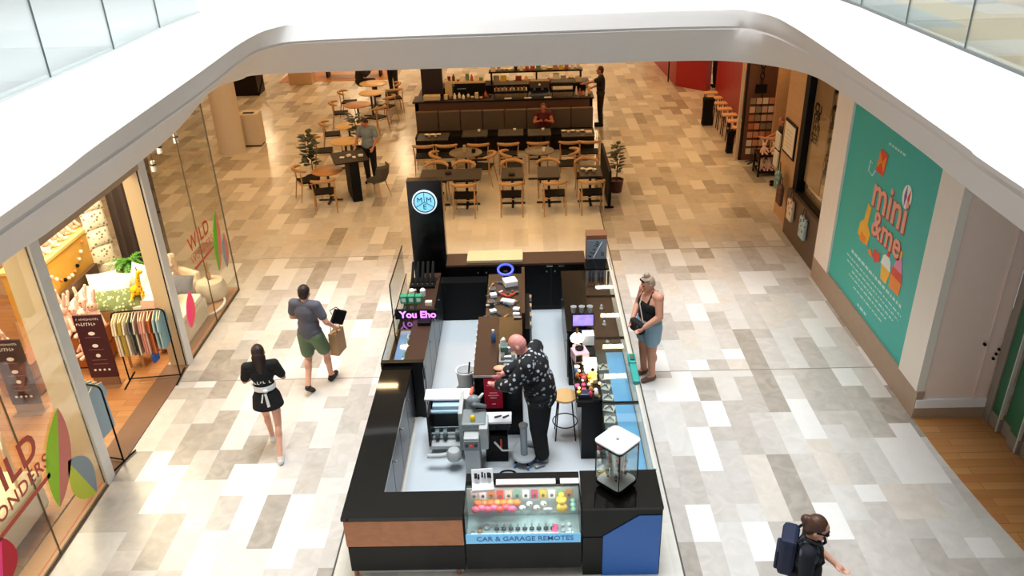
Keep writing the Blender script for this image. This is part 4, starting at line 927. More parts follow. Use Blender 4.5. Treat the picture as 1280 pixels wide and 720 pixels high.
# ---- island
t = thing('island_cabinet', 'central island cabinet with a brown top and black front', 'cabinet', (0, 0, 0))
MB().box(-.77, -.47, 8.78, 10.34, .95, .985).build('worktop', BROWN, t); MB().box(-.765, -.14, 8.8, 10.34, .0, .95).build('carcass', BLACK, t)
MB().box(-.47, -.13, 8.79, 10.34, .95, .965).build('side_top', BLACK, t); MB().box(-.775, -.465, 8.775, 8.785, .955, .985).build('front_edge', ALU, t)
mb = MB()
for i in range(9): mb.box(-.785, -.77, 8.9 + i * .16, 8.93 + i * .16, .90, .95)
mb.build('clip_row', WHITE, t)
t = thing('red_poster', 'bright red notice with pale lines on the front of the island cabinet', 'poster', (0, 0, 0))
MB().box(-.64, -.4, 8.785, 8.797, .46, .93).build('sheet', M('crimson', 'd0143a', .45), t)
mb = MB()
for z, w in ((.86, .12), (.82, .17), (.7, .1), (.66, .14), (.62, .09), (.52, .05)): mb.box(-.52 - w / 2, -.52 + w / 2, 8.78, 8.786, z, z + .014)
mb.build('print_line', M('print_rose', 'f3a3ac', .5), t)
t = thing('spray_bottle', 'blue spray bottle with white cap on the brown island top', 'bottle', (-.53, 9.62, .985))
MB().lathe([(.03, 0), (.034, .03), (.034, .12), (.015, .15)], n=14).build('bottle_body', M('blue_bottle', '3d5f8c', .2), t, smooth=True); MB().lathe([(.017, .15), (.02, .19), (.0, .2)], n=10).build('cap', WHITE, t)
t = thing('key_machine', 'grey and green key cutting machine beside the bald man on the island', 'machine', (-.32, 9.15, .966))
MB().box(-.12, .12, -.12, .16, 0, .07).build('base', M('machine_grey', '9aa3a3', .4), t, bevel=.01)
MB().box(-.1, .0, .02, .15, .07, .2).build('motor', M('machine_green', '5d7a70', .4), t, bevel=.01)
MB().cyl((.0, .09, .13), (.08, .09, .13), .045, n=18).build('wheel', STEEL, t); MB().cyl((-.09, -.06, .1), (.09, -.06, .1), .02, n=12).build('spindle', STEEL, t)
for q in (-1, 1): MB().box(q * .07 - .025, q * .07 + .025, -.1, -.02, .07, .15).build('vice', STEEL, t)
MB().tube([(.1, .1, .07), (.12, .1, .2), (.06, .1, .28)], .012, 8).build('lever', WHITE, t, smooth=True)
MB().lathe([(.03, 0), (.03, .08), (.012, .1)], (-.06, .1, .2), n=12).build('oil_cup', M('oil_white', 'e2e8e4', .4), t)
t = thing('shoe_form', 'tan shoe sole and grey pad under the hands of the bald man', 'shoe', (-.36, 8.9, .966))
MB().box(-.02, .16, -.08, .12, 0, .05).build('pad', GREY, t, bevel=.01); MB().ball((-.06, .0, .05), .09, .06, .035).build('sole', M('sole_tan', 'e0a880', .5), t, smooth=True)
for i, (x, y, c) in enumerate(((-.25, 9.45, '3c4a52'), (-.38, 9.5, '7fb7a0'), (-.2, 9.32, '222428'), (-.42, 9.42, 'f4f4f2'))):
    gd('oil_bottle', f'small bottle behind the key machine, {ORD[i]} placed', 'bottle', lambda mb: mb.use(TC[c]).lathe([(.025, 0), (.028, .09), (.01, .12), (.01, .16)], n=10), (x, y, .966), 'small bottles behind the key machine')
# far bench with clutter
t = thing('rear_bench', 'narrow brown bench crowded with tools at the back of the island', 'bench', (0, 0, 0))
MB().box(-.68, -.14, 10.36, 11.9, .86, .9).build('bench_top', M('bench_dark', '241a15', .4), t); MB().box(-.66, -.16, 10.38, 11.88, 0, .86).build('carcass', BLACK, t)
MB().box(-.14, -.09, 10.36, 11.9, .3, 1.02).build('side_board', BROWN, t)
mb = MB(); mb.box(-.09, -.02, 10.1, 11.2, .2, .9); mb.build('apron_rail', MATTEBLACK, t)
t = thing('ring_light', 'glowing blue ring light on the rear bench', 'light', (-.40, 11.78, .9))
MB().tube([(.12 * math.cos(a * PI / 12), .09 * math.sin(a * PI / 12), .14 + .05 * math.sin(a * PI / 12)) for a in range(24)], .018, 8, True).build('ring', M('ring_blue', '3040ff', .4, emit=3), t, smooth=True); MB().cyl((0, .02, 0), (0, .02, .1), .04, n=12).build('base', MATTEBLACK, t)
tag(MB().box(-.43, -.22, 11.42, 11.62, .901, .99, Matrix.Rotation(.3, 3, 'Z')).build('white_box', WHITE, bevel=.006), 'white carton in front of the blue ring light', 'carton')
for i, (x, y, a) in enumerate(((-.45, 11.15, .8), (-.27, 11.15, -.8))):
    t = thing('plier', f'red handled pliers on the rear bench, {("left", "right")[i]} one', 'tool', (x, y, .905), a, 'red pliers')
    MB().tube([(0, -.12, .02), (.01, -.02, .02), (0, .04, .02)], .014, 6).build('handle', TC['e8442e'], t, smooth=True); MB().tube([(0, .04, .02), (.0, .1, .02)], .014, 6).build('jaw', STEEL, t)
for i, (x, y, w, d, h) in enumerate(((-.35, 10.9, .11, .05, .05), (-.22, 10.66, .05, .04, .04), (-.22, 10.5, .05, .03, .04), (-.58, 11.12, .05, .05, .05), (-.57, 10.62, .05, .04, .04))):
    tag(MB().box(x - w, x + w, y - d, y + d, .901, .901 + h, Matrix.Rotation(.2 * (i - 2), 3, 'Z')).build('parts_tray', WHITE, bevel=.006), f'white parts tray on the rear bench, {ORD[i]} in a zigzag from the far end', 'tray', 'white parts trays')
rnd = random.Random(9)
for i in range(16):
    x = -.62 + (i % 4) * .13; y = 10.46 + (i // 4) * .34 + (i % 2) * .09; c = ('222428', '3c4a52', 'c98a4a', '55616a', 'e9dccb')[i % 5]
    gd('hand_tool', f'small hand tool on the rear bench, row {ORD[i // 4]} from the camera, {ORD[i % 4]} from the left', 'tool', lambda mb: (mb.use(TC[c]).pill((-.05, 0, .02), (.02, .01, .02), .016, .012, n=8), mb.use(STEEL).cyl((.02, .01, .02), (.08, .02, .02), .006, n=6)), (x, y, .901), 'hand tools on the rear bench', rnd.uniform(0, 6))
for i in range(2):
    t = thing('chrome_holder', f'chrome round tool holder on the left of the rear bench, {("near", "far")[i]} one', 'holder', (-.6, 10.82 + .42 * i, .901), 0, 'chrome holders')
    MB().tube([(.05 * math.cos(a * PI / 8), .05 * math.sin(a * PI / 8), .08) for a in range(16)], .007, 6, True).build('ring', STEEL, t); MB().cyl((0, 0, 0), (0, 0, .08), .035, n=12).build('cup', TC['3c4a52'], t)
for i in range(4):
    t = thing('hanging_belt', f'patterned belt hanging on the right side of the rear bench, {ORD[i]} from the far end', 'belt', (-.01, 11.1 - .28 * i, 0), 0, 'hanging belts')
    MB().box(-.005, .012, -.05, .05, .25, .88).build('strap', M('belt_pattern', '17181b', .6, c2='b9bcc0', pat='spots', scale=16), t); MB().box(-.01, .02, -.055, .055, .84, .9).build('buckle', STEEL, t)
t = thing('red_banner', 'narrow dark red banner standing behind the bald man on the island', 'banner', (-.2, 10.3, 0))
MB().box(-.05, .05, -.01, .01, .5, .98).build('cloth', M('banner_red', '9c1420', .6), t); MB().box(-.055, .055, -.012, .012, .97, .99).build('top_bar', ALU, t)
# bucket
t = thing('bucket', 'white plastic bucket standing on the kiosk floor left of the island', 'bucket', (-.92, 9.32, .45))
MB().lathe([(.10, 0), (.125, .25), (.135, .26), (.135, .28), (.12, .28), (.115, .25), (.09, .02)], n=24).build('pail', WHITE, t, smooth=True); MB().tube([(-.13, 0, .26), (-.08, -.1, .3), (0, -.14, .31), (.08, -.1, .3), (.13, 0, .26)], .006, 6).build('handle', STEEL, t); MB().cyl((.03, .03, .1), (.06, .06, .36), .012, n=8).build('brush_handle', MATTEBLACK, t)
tag(MB().lathe([(.14, 0), (.14, .42), (.12, .44), (.02, .44)], (0, 0, 0), n=20).build('drum', M('drum_grey', 'aeb6ba', .4), None, smooth=True, loc=(-.92, 9.32, .006)), 'pale grey drum carrying the white bucket', 'drum')
# finishing machine
t = thing('finishing_machine', 'grey shoe finishing machine with rollers and red buttons in the middle of the kiosk', 'machine', (0, 0, 0))
MG = M('machine_pale', 'b4b8b8', .4, var=.05); MD = M('machine_mid', '7f878a', .4)
MB().box(-.87, -.68, 7.98, 8.28, .006, .74).build('column', MG, t, bevel=.015)
MB().box(-.865, -.685, 7.965, 7.98, .52, .7).build('control_panel', MD, t)
for i, c in enumerate(('222428', 'e8442e', '222428')): MB().cyl((-.83 + .055 * i, 7.965, .62), (-.83 + .055 * i, 7.945, .62), .019, n=14).build('button', TC[c], t)
MB().box(-.68, -.57, 8.05, 8.35, .45, .86).build('side_housing', MG, t, bevel=.015)
MB().box(-.9, -.60, 8.12, 8.45, .74, .88).build('motor_housing', MD, t, bevel=.02)
MB().box(-1.36, -.9, 8.35, 8.75, .18, .24).build('tray', MG, t); MB().box(-1.36, -1.33, 8.35, 8.75, .24, .82).build('end_plate', DARKMETAL, t); MB().box(-.95, -.9, 8.3, 8.8, .2, .92).build('end_plate', MG, t)
MB().box(-1.42, -.82, 8.68, 8.92, .84, .875).build('hood_top', WHITE, t, bevel=.006)
MB().box(-1.34, -.92, 8.76, 8.8, .24, .84).build('back_plate', M('machine_dark', '4c5357', .4), t)
MB().cyl((-1.33, 8.5, .36), (-.93, 8.5, .36), .02, n=10).build('shaft', STEEL, t)
for x in (-1.28, -1.18, -1.02): MB().cyl((x, 8.5, .36), (x + .05, 8.5, .36), .07, n=18).build('roller', M('roller_teal', '4a5f63', .5), t, smooth=True)
MB().cyl((-1.33, 8.6, .7), (-.93, 8.6, .7), .035, n=12).build('belt_roller', M('belt_blue', '8fb3c4', .4), t)
MB().box(-1.31, -.95, 8.6, 8.7, .72, .8).build('paper_pad', M('pale_blue_pad', 'b3cfe0', .5), t)
MB().lathe([(.09, 0), (.1, .1), (.07, .16), (.03, .17)], (-1.02, 8.15, .2), n=16).build('dust_cap', MG, t, smooth=True)
MB().tube([(-.98, 8.15, .3), (-1.2, 8.14, .26), (-1.36, 8.15, .25)], .035, 10).build('duct', MG, t, smooth=True)
MB().ball((-.76, 8.5, 1.0), .09, .07, .09).build('grinder_head', MD, t, smooth=True); MB().pill((-.74, 8.4, 1.0), (-.62, 8.42, .95), .04, .03).build('guard', M('guard_grey', '5f676c', .4), t, smooth=True)
MB().lathe([(.03, 0), (.035, .06), (.02, .09)], (-.76, 8.2, .88), n=12).build('knob', M('yellow_knob', 'e8c81f', .4), t, smooth=True)
MB().pill((-.8, 8.62, 1.02), (-.78, 8.68, 1.08), .025, .02).build('lamp_head', M('orange_tip', 'e8694a', .4), t, smooth=True)
MB().pill((-.68, 8.5, 1.05), (-.64, 8.5, 1.12), .02, .015).build('spout', WHITE, t, smooth=True)
MB().tube([(-.5, 8.15, .5), (-.4, 8.1, .38), (-.28, 8.12, .36), (-.2, 8.2, .46)], .014, 8).build('hose', ALU, t, smooth=True)
t.scale = (1, 1, .8)
MB().tube([(-.34 + .1 * math.cos(a * PI / 8), 8.0 + .06 * math.sin(a * PI / 8), .02) for a in range(16)], .012, 8, True).build('coiled_hose', MATTEBLACK, t)
# small tray table
t = thing('tray_table', 'black stand with a white top tray in front of the island', 'table', (0, 0, 0))
MB().box(-.68, -.28, 8.28, 8.5, .58, .61).build('tray_top', WHITE, t, bevel=.004); MB().box(-.66, -.3, 8.3, 8.48, .47, .58).build('drawer', BLACK, t); MB().box(-.62, -.34, 8.25, 8.48, .006, .40).build('carcass', MATTEBLACK, t); MB().box(-.58, -.38, 8.38, 8.44, .40, .47).build('neck', DARKMETAL, t)
for i, (x, a) in enumerate(((-.58, .3), (-.4, 1.2), (-.3, 1.0))):
    gd('small_tool', f'small dark tool on the white tray, {ORD[i]} from the left', 'tool', lambda mb: (mb.use(TC['e8442e'] if i == 0 else TC['222428']).pill((0, -.05, .012), (0, .03, .012), .012, .008, n=8)), (x - .04, 8.39, .612), 'tools on the white tray', -a)
tag(MB().pill((-.42, 8.24, .25), (-.42, 8.24, .36), .012, .012, n=8).build('red_lanyard', TC['e8442e'], None, smooth=True), 'short red cord hanging in front of the black tray stand', 'cord')
# pedestal
t = thing('pedestal_stool', 'pale round pedestal stand on blue castors near the feet of the bald man', 'stool', (-.13, 8.22, .006))
MB().lathe([(.14, .10), (.15, .12), (.14, .14), (.03, .145)], n=28).build('disc', M('disc_pale', 'c4cdd2', .3), t, smooth=True)
MB().cyl((0, 0, .14), (0, 0, .56), .045, n=14).build('column', M('column_clear', '9aa4aa', .2), t); MB().lathe([(.05, .56), (.06, .6), (.04, .62)], n=16).build('cap', GREY, t, smooth=True)
for k in range(5):
    a = 2 * PI * k / 5; lg = MB().tube([(0, 0, .09), (.15 * math.cos(a), .15 * math.sin(a), .06)], .012, 6).build('leg', DARKMETAL, t); MB().cyl((.15 * math.cos(a) - .012, .15 * math.sin(a), .028), (.15 * math.cos(a) + .012, .15 * math.sin(a), .028), .028, n=12).build('castor', M('castor_blue', '2a6fa8', .4), lg)
gd('wall_mesh', 'small silver shoe tree lying by the pedestal stand', 'tool', lambda mb: mb.use(STEEL).pill((0, 0, .02), (.1, .04, .02), .02, .015), (.02, 8.1, .006), None)
# ================================================================ CAFE
BENCHL = M('bench_leather', '554637', .5, var=.06); DTOP = M('table_dark', '332b25', .45, var=.06, spec=.2); CB = M('counter_dark', '180e0a', .45, spec=.2)
SEATB = M('seat_black', '0b0908', .6, spec=.15)
def elbow_chair(label, loc, rz, group):
    t = thing('dining_chair', label, 'chair', loc, rz, group)
    MB().prism([(-.22, -.2), (.22, -.2), (.25, .22), (-.25, .22)], 'z', .43, .465).build('seat', SEATB, t, bevel=.01)
    for x, y, tx, ty, z in ((-.22, .2, -.24, .24, .46), (.22, .2, .24, .24, .46)): MB().tube([(x, y, z), (tx, ty, 0)], [.017, .012], 8).build('leg', WOOD, t, smooth=True)
    for q in (-1, 1): MB().tube([(q * .25, -.2, .72), (q * .23, -.19, .45), (q * .24, -.27, 0)], [.013, .018, .012], 8).build('leg', WOOD, t, smooth=True)
    pts = [(.27 * math.sin(a), -.02 - .27 * math.cos(a), .735 + .035 * math.cos(a)) for a in [math.radians(x) for x in range(-84, 85, 14)]]
    MB().tube(pts, [.017] + [.026 + .016 * math.cos((i - 6) / 6 * 1.4) for i in range(1, len(pts) - 1)] + [.014], 10).build('backrest', WOOD, t, smooth=True)
    for (x0, y0, x1, y1) in ((-.22, -.2, .22, -.2), (-.23, -.2, -.23, .2), (.23, -.2, .23, .2)): MB().cyl((x0, y0, .40), (x1, y1, .40), .011, n=8).build('stretcher', WOOD, t)
    return t
def cross_table(name, label, loc, w, d, mat, group, round_=False, h=.74, rz=0, base=DARKMETAL):
    t = thing(name, label, 'table', loc, rz, group)
    if round_: MB().lathe([(w * .96, h - .03), (w, h - .02), (w, h - .005), (w * .98, h)], n=32).build('tabletop', mat, t, smooth=True)
    else: MB().box(-w / 2, w / 2, -d / 2, d / 2, h - .028, h).build('tabletop', mat, t, bevel=.006)
    xs = (0,) if round_ or w < 1 else (-w / 4, w / 4)
    for x in xs:
        MB().cyl((x, 0, .03), (x, 0, h - .02), .03, n=10).build('pillar_leg', base, t)
        mb = MB(); mb.box(x - .28, x + .28, -.025, .025, 0, .03); mb.box(x - .025, x + .025, -.28, .28, 0, .03); mb.build('cross_foot', base, t)
    return t
# bench and bar
t = thing('banquette', 'long brown upholstered bench with a high padded back in front of the cafe counter', 'bench', (0, 0, 0))
MB().box(-3.02, 1.82, 21.25, 21.8, .0, .38).build('base', CB, t); MB().box(-3.02, 1.82, 21.2, 21.75, .38, .46).build('seat', SEATB, t, bevel=.02)
for i in range(8):
    x = -3.02 + i * .605; MB().box(x + .006, x + .599, 21.74, 21.86, .44, 1.0).build('back_cushion', BENCHL, t, bevel=.025)
t = thing('cafe_counter', 'long dark cafe counter behind the brown bench', 'counter', (0, 0, 0))
MB().box(-3.1, 1.84, 22.3, 22.42, 0, 1.1).build('front', M('counter_front', '5a3a28', .5, var=.1), t); MB().box(-3.16, 1.88, 22.26, 22.95, 1.1, 1.14).build('worktop', CB, t)
MB().box(1.76, 1.84, 22.3, 24.19, 0, 1.1).build('end_panel', CB, t); MB().box(-3.1, -3.0, 22.3, 24.19, 0, 1.1).build('end_panel', CB, t)
t2 = t; t = thing('rear_cafe_bench', 'dark rear worktop unit behind the cafe counter', 'counter', (0, 0, 0)); MB().box(-3.1, 1.84, 24.2, 24.85, 0, 1.05).build('carcass', CB, t); MB().box(-2.2, 1.9, 24.2, 24.85, 1.05, 1.09).build('worktop', CB, t); t = t2
struct(MB().box(-3.0, 1.76, 22.42, 24.19, .0, .012).build('floor_cafe', M('tan_floor', 'a07a50', .5)))
tag(MB().box(-2.95, -2.36, 22.95, 23.15, 0, 1.95).build('menu_board', M('maroon_board', '1d0a0a', .5)), 'tall dark maroon board standing at the left end of the cafe counter', 'board')
tag(MB().box(-2.86, -2.4, 22.4, 22.6, 1.141, 1.27).build('cream_case', M('cream_case', 'd8c49c', .5), bevel=.01), 'cream box in front of the maroon board on the cafe counter', 'box')
CG = glass_mat('case_glass', (.95, .92, .86), .6)
def cake_case(x0, x1, y0, y1, z0, z1, label):
    t = thing('cake_display', label, 'display case', (0, 0, 0), 0, 'glass food cases')
    mb = MB(); mb.box(x0, x1, y0, y0 + .01, z0, z1); mb.box(x0, x0 + .01, y0, y1, z0, z1); mb.box(x1 - .01, x1, y0, y1, z0, z1); mb.build('glass_side', CG, t)
    MB().box(x0, x1, y0, y1, z1, z1 + .02).build('top', CB, t); MB().box(x0, x1, y0 + .02, y1, z0 + .17, z0 + .18).build('shelf', STEEL, t)
    for x in (x0, x1 - .02): MB().box(x, x + .02, y0 - .004, y0 + .016, z0, z1).build('corner_post', CB, t)
    return t
cake_case(-.9, .05, 22.5, 22.9, 1.141, 1.48, 'glass food case on the cafe counter, left of the coffee machine')
cake_case(.72, 1.32, 22.5, 22.9, 1.141, 1.5, 'glass food case on the cafe counter, right of the coffee machine')
FOOD = ['d98a3c', 'c9a06a', 'e8d3a8', 'a8452f', 'f0e2c4', '7a4a2c']
for i in range(8):
    x = (-.82 + .11 * i) if i < 8 else 0
    o = MB().use(M('food_' + FOOD[i % 6], FOOD[i % 6], .6)).lathe([(.035, 0), (.045, .03), (.03, .06), (.0, .07)], n=10).build('pastry', None, smooth=True); o.location = (x, 22.7, 1.325)
    tag(o, f'pastry on the shelf of the left glass food case, {ORD[i]} from the left', 'pastry', 'pastries in the left case')
t = thing('coffee_machine', 'chrome espresso machine between the two glass food cases', 'coffee machine', (.38, 22.65, 1.141))
MB().box(-.28, .28, -.05, .2, 0, .06).build('base', STEEL, t); MB().box(-.28, .28, .0, .2, .2, .4).build('body', M('machine_bronze', '6b5a4a', .3, metal=.6), t, bevel=.02); MB().box(-.26, .26, .1, .2, .06, .2).build('back', DARKMETAL, t)
for x in (-.14, .08): MB().cyl((x, -.0, .2), (x, -.0, .15), .035, n=12).build('group_head', STEEL, t); MB().cyl((x, -.02, .16), (x, -.16, .15), .012, n=8).build('portafilter', MATTEBLACK, t)
MB().tube([(.24, 0, .2), (.27, -.06, .16), (.27, -.07, .06)], .008, 6).build('steam_wand', STEEL, t); MB().ball((.0, -.02, .3), .03).build('gauge', WHITE, t)
t = thing('sandwich_bar', 'tall dark shelf unit with cream frame on the cafe counter beside the maroon board', 'shelf', (0, 0, 0))
MB().box(-2.3, -1.15, 23.0, 23.3, 1.45, 1.5).build('top_shelf', M('cream_shelf', 'd9c096', .5), t); MB().box(-2.02, -1.2, 22.98, 23.25, 1.18, 1.45).build('oven', MATTEBLACK, t)
MB().box(-2.3, -2.1, 23.0, 23.3, .0, 1.45).build('side', M('cream_shelf'), t); MB().box(-1.2, -1.15, 23.0, 23.3, .0, 1.45).build('side', CB, t); MB().box(-1.95, -1.7, 22.97, 22.98, 1.3, 1.32).build('oven_handle', STEEL, t)
t = thing('overhead_shelf', 'long dark shelf above the rear cafe bench', 'shelf', (0, 0, 0))
MB().box(-1.1, 1.7, 24.3, 24.65, 1.42, 1.46).build('board', CB, t)
for x in (-1.05, .3, 1.62): MB().box(x, x + .05, 24.35, 24.6, 1.09, 1.42).build('post', CB, t)
rnd = random.Random(31); k = 0
SH = ['efe0c4', 'f6ead2', 'd9c8a8', 'b8563c', '8a2f22', 'f0e6d2', 'e8c83a', 'c98a5a', '4a3a30', 'e9b48a', '6f8a6a', 'f4efe4']
def clutter(n, x0, x1, y0, y1, z, where, grp, hmax=.2):
    for i in range(n):
        x = x0 + (x1 - x0) * (i + .5) / n; y = rnd.uniform(y0, y1); c = rnd.choice(SH); h = rnd.uniform(.07, hmax); q = rnd.randrange(3); w = (x1 - x0) / n * .40
        mt = M('cafe_' + c, c, .5)
        if q == 0: o = MB().use(mt).box(-w, w, -w, w, 0, h).build('food_box', None, bevel=.006); ct = 'box'
        elif q == 1: o = MB().use(mt).lathe([(w * .8, 0), (w * .85, h * .6), (w * .4, h * .8), (w * .35, h)], n=12).build('bottle', None, smooth=True); ct = 'bottle'
        else: o = MB().use(mt).lathe([(w * .6, 0), (w, h * .6), (w * .95, h * .62), (w * .2, h * .55)], n=14).build('bowl', None, smooth=True); ct = 'bowl'
        o.location = (x, y, z); tag(o, f'{ct} {where}, {ORD[i]} from the left', ct, grp)
clutter(16, -1.05, 1.65, 24.40, 24.5, 1.461, 'on the long dark overhead shelf', 'goods on the overhead shelf', .34)
clutter(8, -2.25, -1.2, 23.1, 23.2, 1.501, 'on the cream top shelf', 'goods on the cream shelf', .2)
clutter(11, -2.3, -.95, 22.45, 22.7, 1.141, 'on the left half of the cafe counter', 'goods on the left of the counter', .16)
clutter(5, 1.36, 1.82, 22.4, 22.8, 1.141, 'at the right end of the cafe counter', 'goods at the right end of the counter', .26)
clutter(12, -1.0, 1.7, 24.3, 24.7, 1.091, 'on the rear cafe worktop', 'goods on the rear worktop', .25)
for i in range(3):
    o = MB().use(PAPER).box(-.1, .1, -.04, .04, 0, .015).build('napkin_stack', None); o.location = (-.5 + .55 * i, 22.38, 1.141); tag(o, f'white napkin stack at the front edge of the cafe counter, {ORD[i]} from the left', 'napkins', 'napkin stacks')
# tables along the bench
for i, (x, y, w, d) in enumerate(((-2.42, 20.3, .8, .66), (-1.35, 20.5, .66, .6), (-.42, 20.5, .66, .6), (.32, 20.45, .6, .6), (1.3, 20.3, .84, .66))):
    cross_table('cafe_table', f'dark square cafe table against the brown bench, {ORD[i]} from the left', (x, y, 0), w, d, DTOP, 'tables along the bench')
    if i in (1, 2, 3):
        o = MB().use(PAPER).lathe([(.03, 0), (.04, .05), (.036, .05), (.02, .01)], n=12).build('candle_cup', None, smooth=True); o.location = (x + .1, y + .15, .741); tag(o, f'small white cup on a bench table, {ORD[i - 1]} from the left', 'cup', 'white cups on the bench tables')
def dishes(cx, cy, z, where, n=4, sp=.1):
    for i in range(n):
        o = MB().use(M('crockery', 'efe6d6', .4)).lathe([(.03, 0), (.06 - .01 * (i % 2), .03 + .02 * (i % 2)), (.055, .035 + .02 * (i % 2)), (.02, .01)], n=14).build('dish', None, smooth=True)
        o.location = (cx + sp * (i - n / 2), cy + .06 * (-1) ** i, z); tag(o, f'white dish {where}, {ORD[i]} from the left', 'dish', 'dishes ' + where)
dishes(-2.4, 20.35, .741, 'on the leftmost bench table', 5, .08); dishes(1.25, 20.35, .741, 'on the rightmost bench table', 5, .12)
tag(MB().box(1.5, 1.66, 20.2, 20.36, .741, .78).build('folded_napkin', M('napkin_pink', 'e3c6b4', .7)), 'folded pinkish napkin at the right of the rightmost bench table', 'napkin')
for i, x in enumerate((-2.58, -2.02, -1.22, -.47, .27, 1.06, 1.54)):
    elbow_chair(f'oak elbow chair with black seat facing the bench tables, {ORD[i]} from the left', (x, 19.62, 0), 0, 'chairs facing the bench')
# round tables
for i, (x, lb) in enumerate(((-1.5, 'left'), (.29, 'right'))):
    cross_table('round_table', f'grey brown round cafe table, the {lb} one of the two in the middle row', (x, 18.93, 0), .40 if i == 0 else .36, 0, M('round_top', '6b5f50', .4), 'round cafe tables', True)
for i, (x, y, a, lb) in enumerate(((-2.06, 18.8, -80, 'left of the left round table'), (-1.06, 18.7, 78, 'right of the left round table'), (-.36, 18.75, -80, 'between the two round tables'), (.94, 18.75, 85, 'right of the right round table'))):
    elbow_chair(f'oak elbow chair {lb}', (x, y, 0), math.radians(a), 'chairs at the round tables')
o = MB().use(M('menu_tan', 'b9a27c', .5)).lathe([(.04, 0), (.04, .16), (.03, .17)], n=12).build('menu_cup', None); o.location = (-1.52, 18.95, .741); tag(o, 'tan upright holder on the left round table', 'holder')
o = MB().use(PAPER).lathe([(.03, 0), (.035, .08), (.03, .08)], n=12).build('cup', None); o.location = (.4, 18.85, .741); tag(o, 'white cup on the right round table', 'cup')
o = MB().use(MATTEBLACK).lathe([(.05, 0), (.05, .08), (.03, .08)], n=12).build('pot', None); o.location = (-1.3, 18.9, .741); tag(o, 'small black pot on the left round table', 'pot')
# rectangular tables
RT = ((-1.735, 1.38), (-.355, .47), (.47, .5), (1.40, .5))
for i, (x, w) in enumerate(RT):
    cross_table('cafe_table', f'dark brown rectangular cafe table in the front row, {ORD[i]} from the left', (x, 17.34, 0), w, .74, DTOP, 'front row tables')
for i, (x, y) in enumerate(((-1.8, 17.4), (-.36, 17.2))):
    o = MB().use(MATTEBLACK).lathe([(.07, 0), (.075, .03), (.06, .03)], n=14).build('ashtray_bowl', None); o.location = (x, y, .741); tag(o, f'small dark bowl on a front row table, {("left", "right")[i]} one', 'bowl', 'dark bowls')
dishes(1.4, 17.35, .741, 'on the rightmost front row table', 4, .08)
for i, x in enumerate((-2.12, -1.40, -.37, .57, 1.39)):
    elbow_chair(f'oak elbow chair with black seat nearest to the kiosk, {ORD[i]} from the left', (x, 16.76, 0), [0, -.05, 0, .04, .04][i], 'front row chairs')
for i, x in enumerate((-2.12, -1.48, -.36, .47, 1.36)):
    elbow_chair(f'oak elbow chair behind the front row tables, {ORD[i]} from the left', (x, 17.86, 0), PI, 'far side chairs of the front row')
t = thing('divider_screen', 'low black divider screen at the right edge of the cafe', 'screen', (0, 0, 0))
MB().box(1.77, 1.83, 16.85, 18.9, .04, .88).build('panel', MATTEBLACK, t)
for y in (16.9, 18.8): MB().box(1.7, 1.9, y, y + .05, 0, .04).build('foot', MATTEBLACK, t)
# plants
LEAF = M('dark_leaf', '22361c', .5, var=.3, scale=20)
def potted(label, loc, h, n, seed, pot, leaf=LEAF, ls=.13, group=None):
    t = thing('potted_plant', label, 'plant', loc, 0, group); r = random.Random(seed)
    MB().lathe([(.13, 0), (.17, .28), (.18, .3), (.15, .3), (.14, .26)], n=20).build('pot', pot, t, smooth=True)
    MB().tube([(0, 0, .25), (.02, .01, h * .5), (-.01, .02, h * .85)], .014, 6).build('stem', M('stem', '5a4a30', .7), t)
    mb = MB()
    for i in range(n):
        z = h * (.42 + .55 * i / n); a = i * 2.4 + r.uniform(-.3, .3); d = Vector((math.cos(a), math.sin(a), r.uniform(.1, .8))).normalized(); b = Vector((0, 0, z)); L = ls * r.uniform(.9, 1.6)
        s = d.cross(Vector((0, 0, 1))).normalized() * L * .36; c = b + d * .06; dr = Vector((0, 0, -L * .15)); up = s.cross(d).normalized() * .004
        P = [c, c + d * L * .35 + s, c + d * L * .75 + s * .85 + dr, c + d * L * 1.1 + dr * 2, c + d * L * .75 - s * .85 + dr, c + d * L * .35 - s]
        A = [mb.V(p + up) for p in P]; B = [mb.V(p - up) for p in P]; mb._f(A); mb._f(B[::-1])
        for k in range(6): mb._f([A[k], A[(k + 1) % 6], B[(k + 1) % 6], B[k]])
    mb.build('foliage', leaf, t); return t
potted('potted fiddle leaf plant beside the black divider screen', (2.06, 17.95, 0), 1.15, 34, 2, M('pot_maroon', '4b241f', .5))
potted('dark leafy potted plant at the left of the waiter station', (-5.25, 18.75, 0), 1.35, 46, 5, MATTEBLACK, LEAF, .17)
potted('dark leafy potted plant just behind the waiter station', (-4.55, 21.0, 0), 1.2, 40, 6, MATTEBLACK, LEAF, .15)
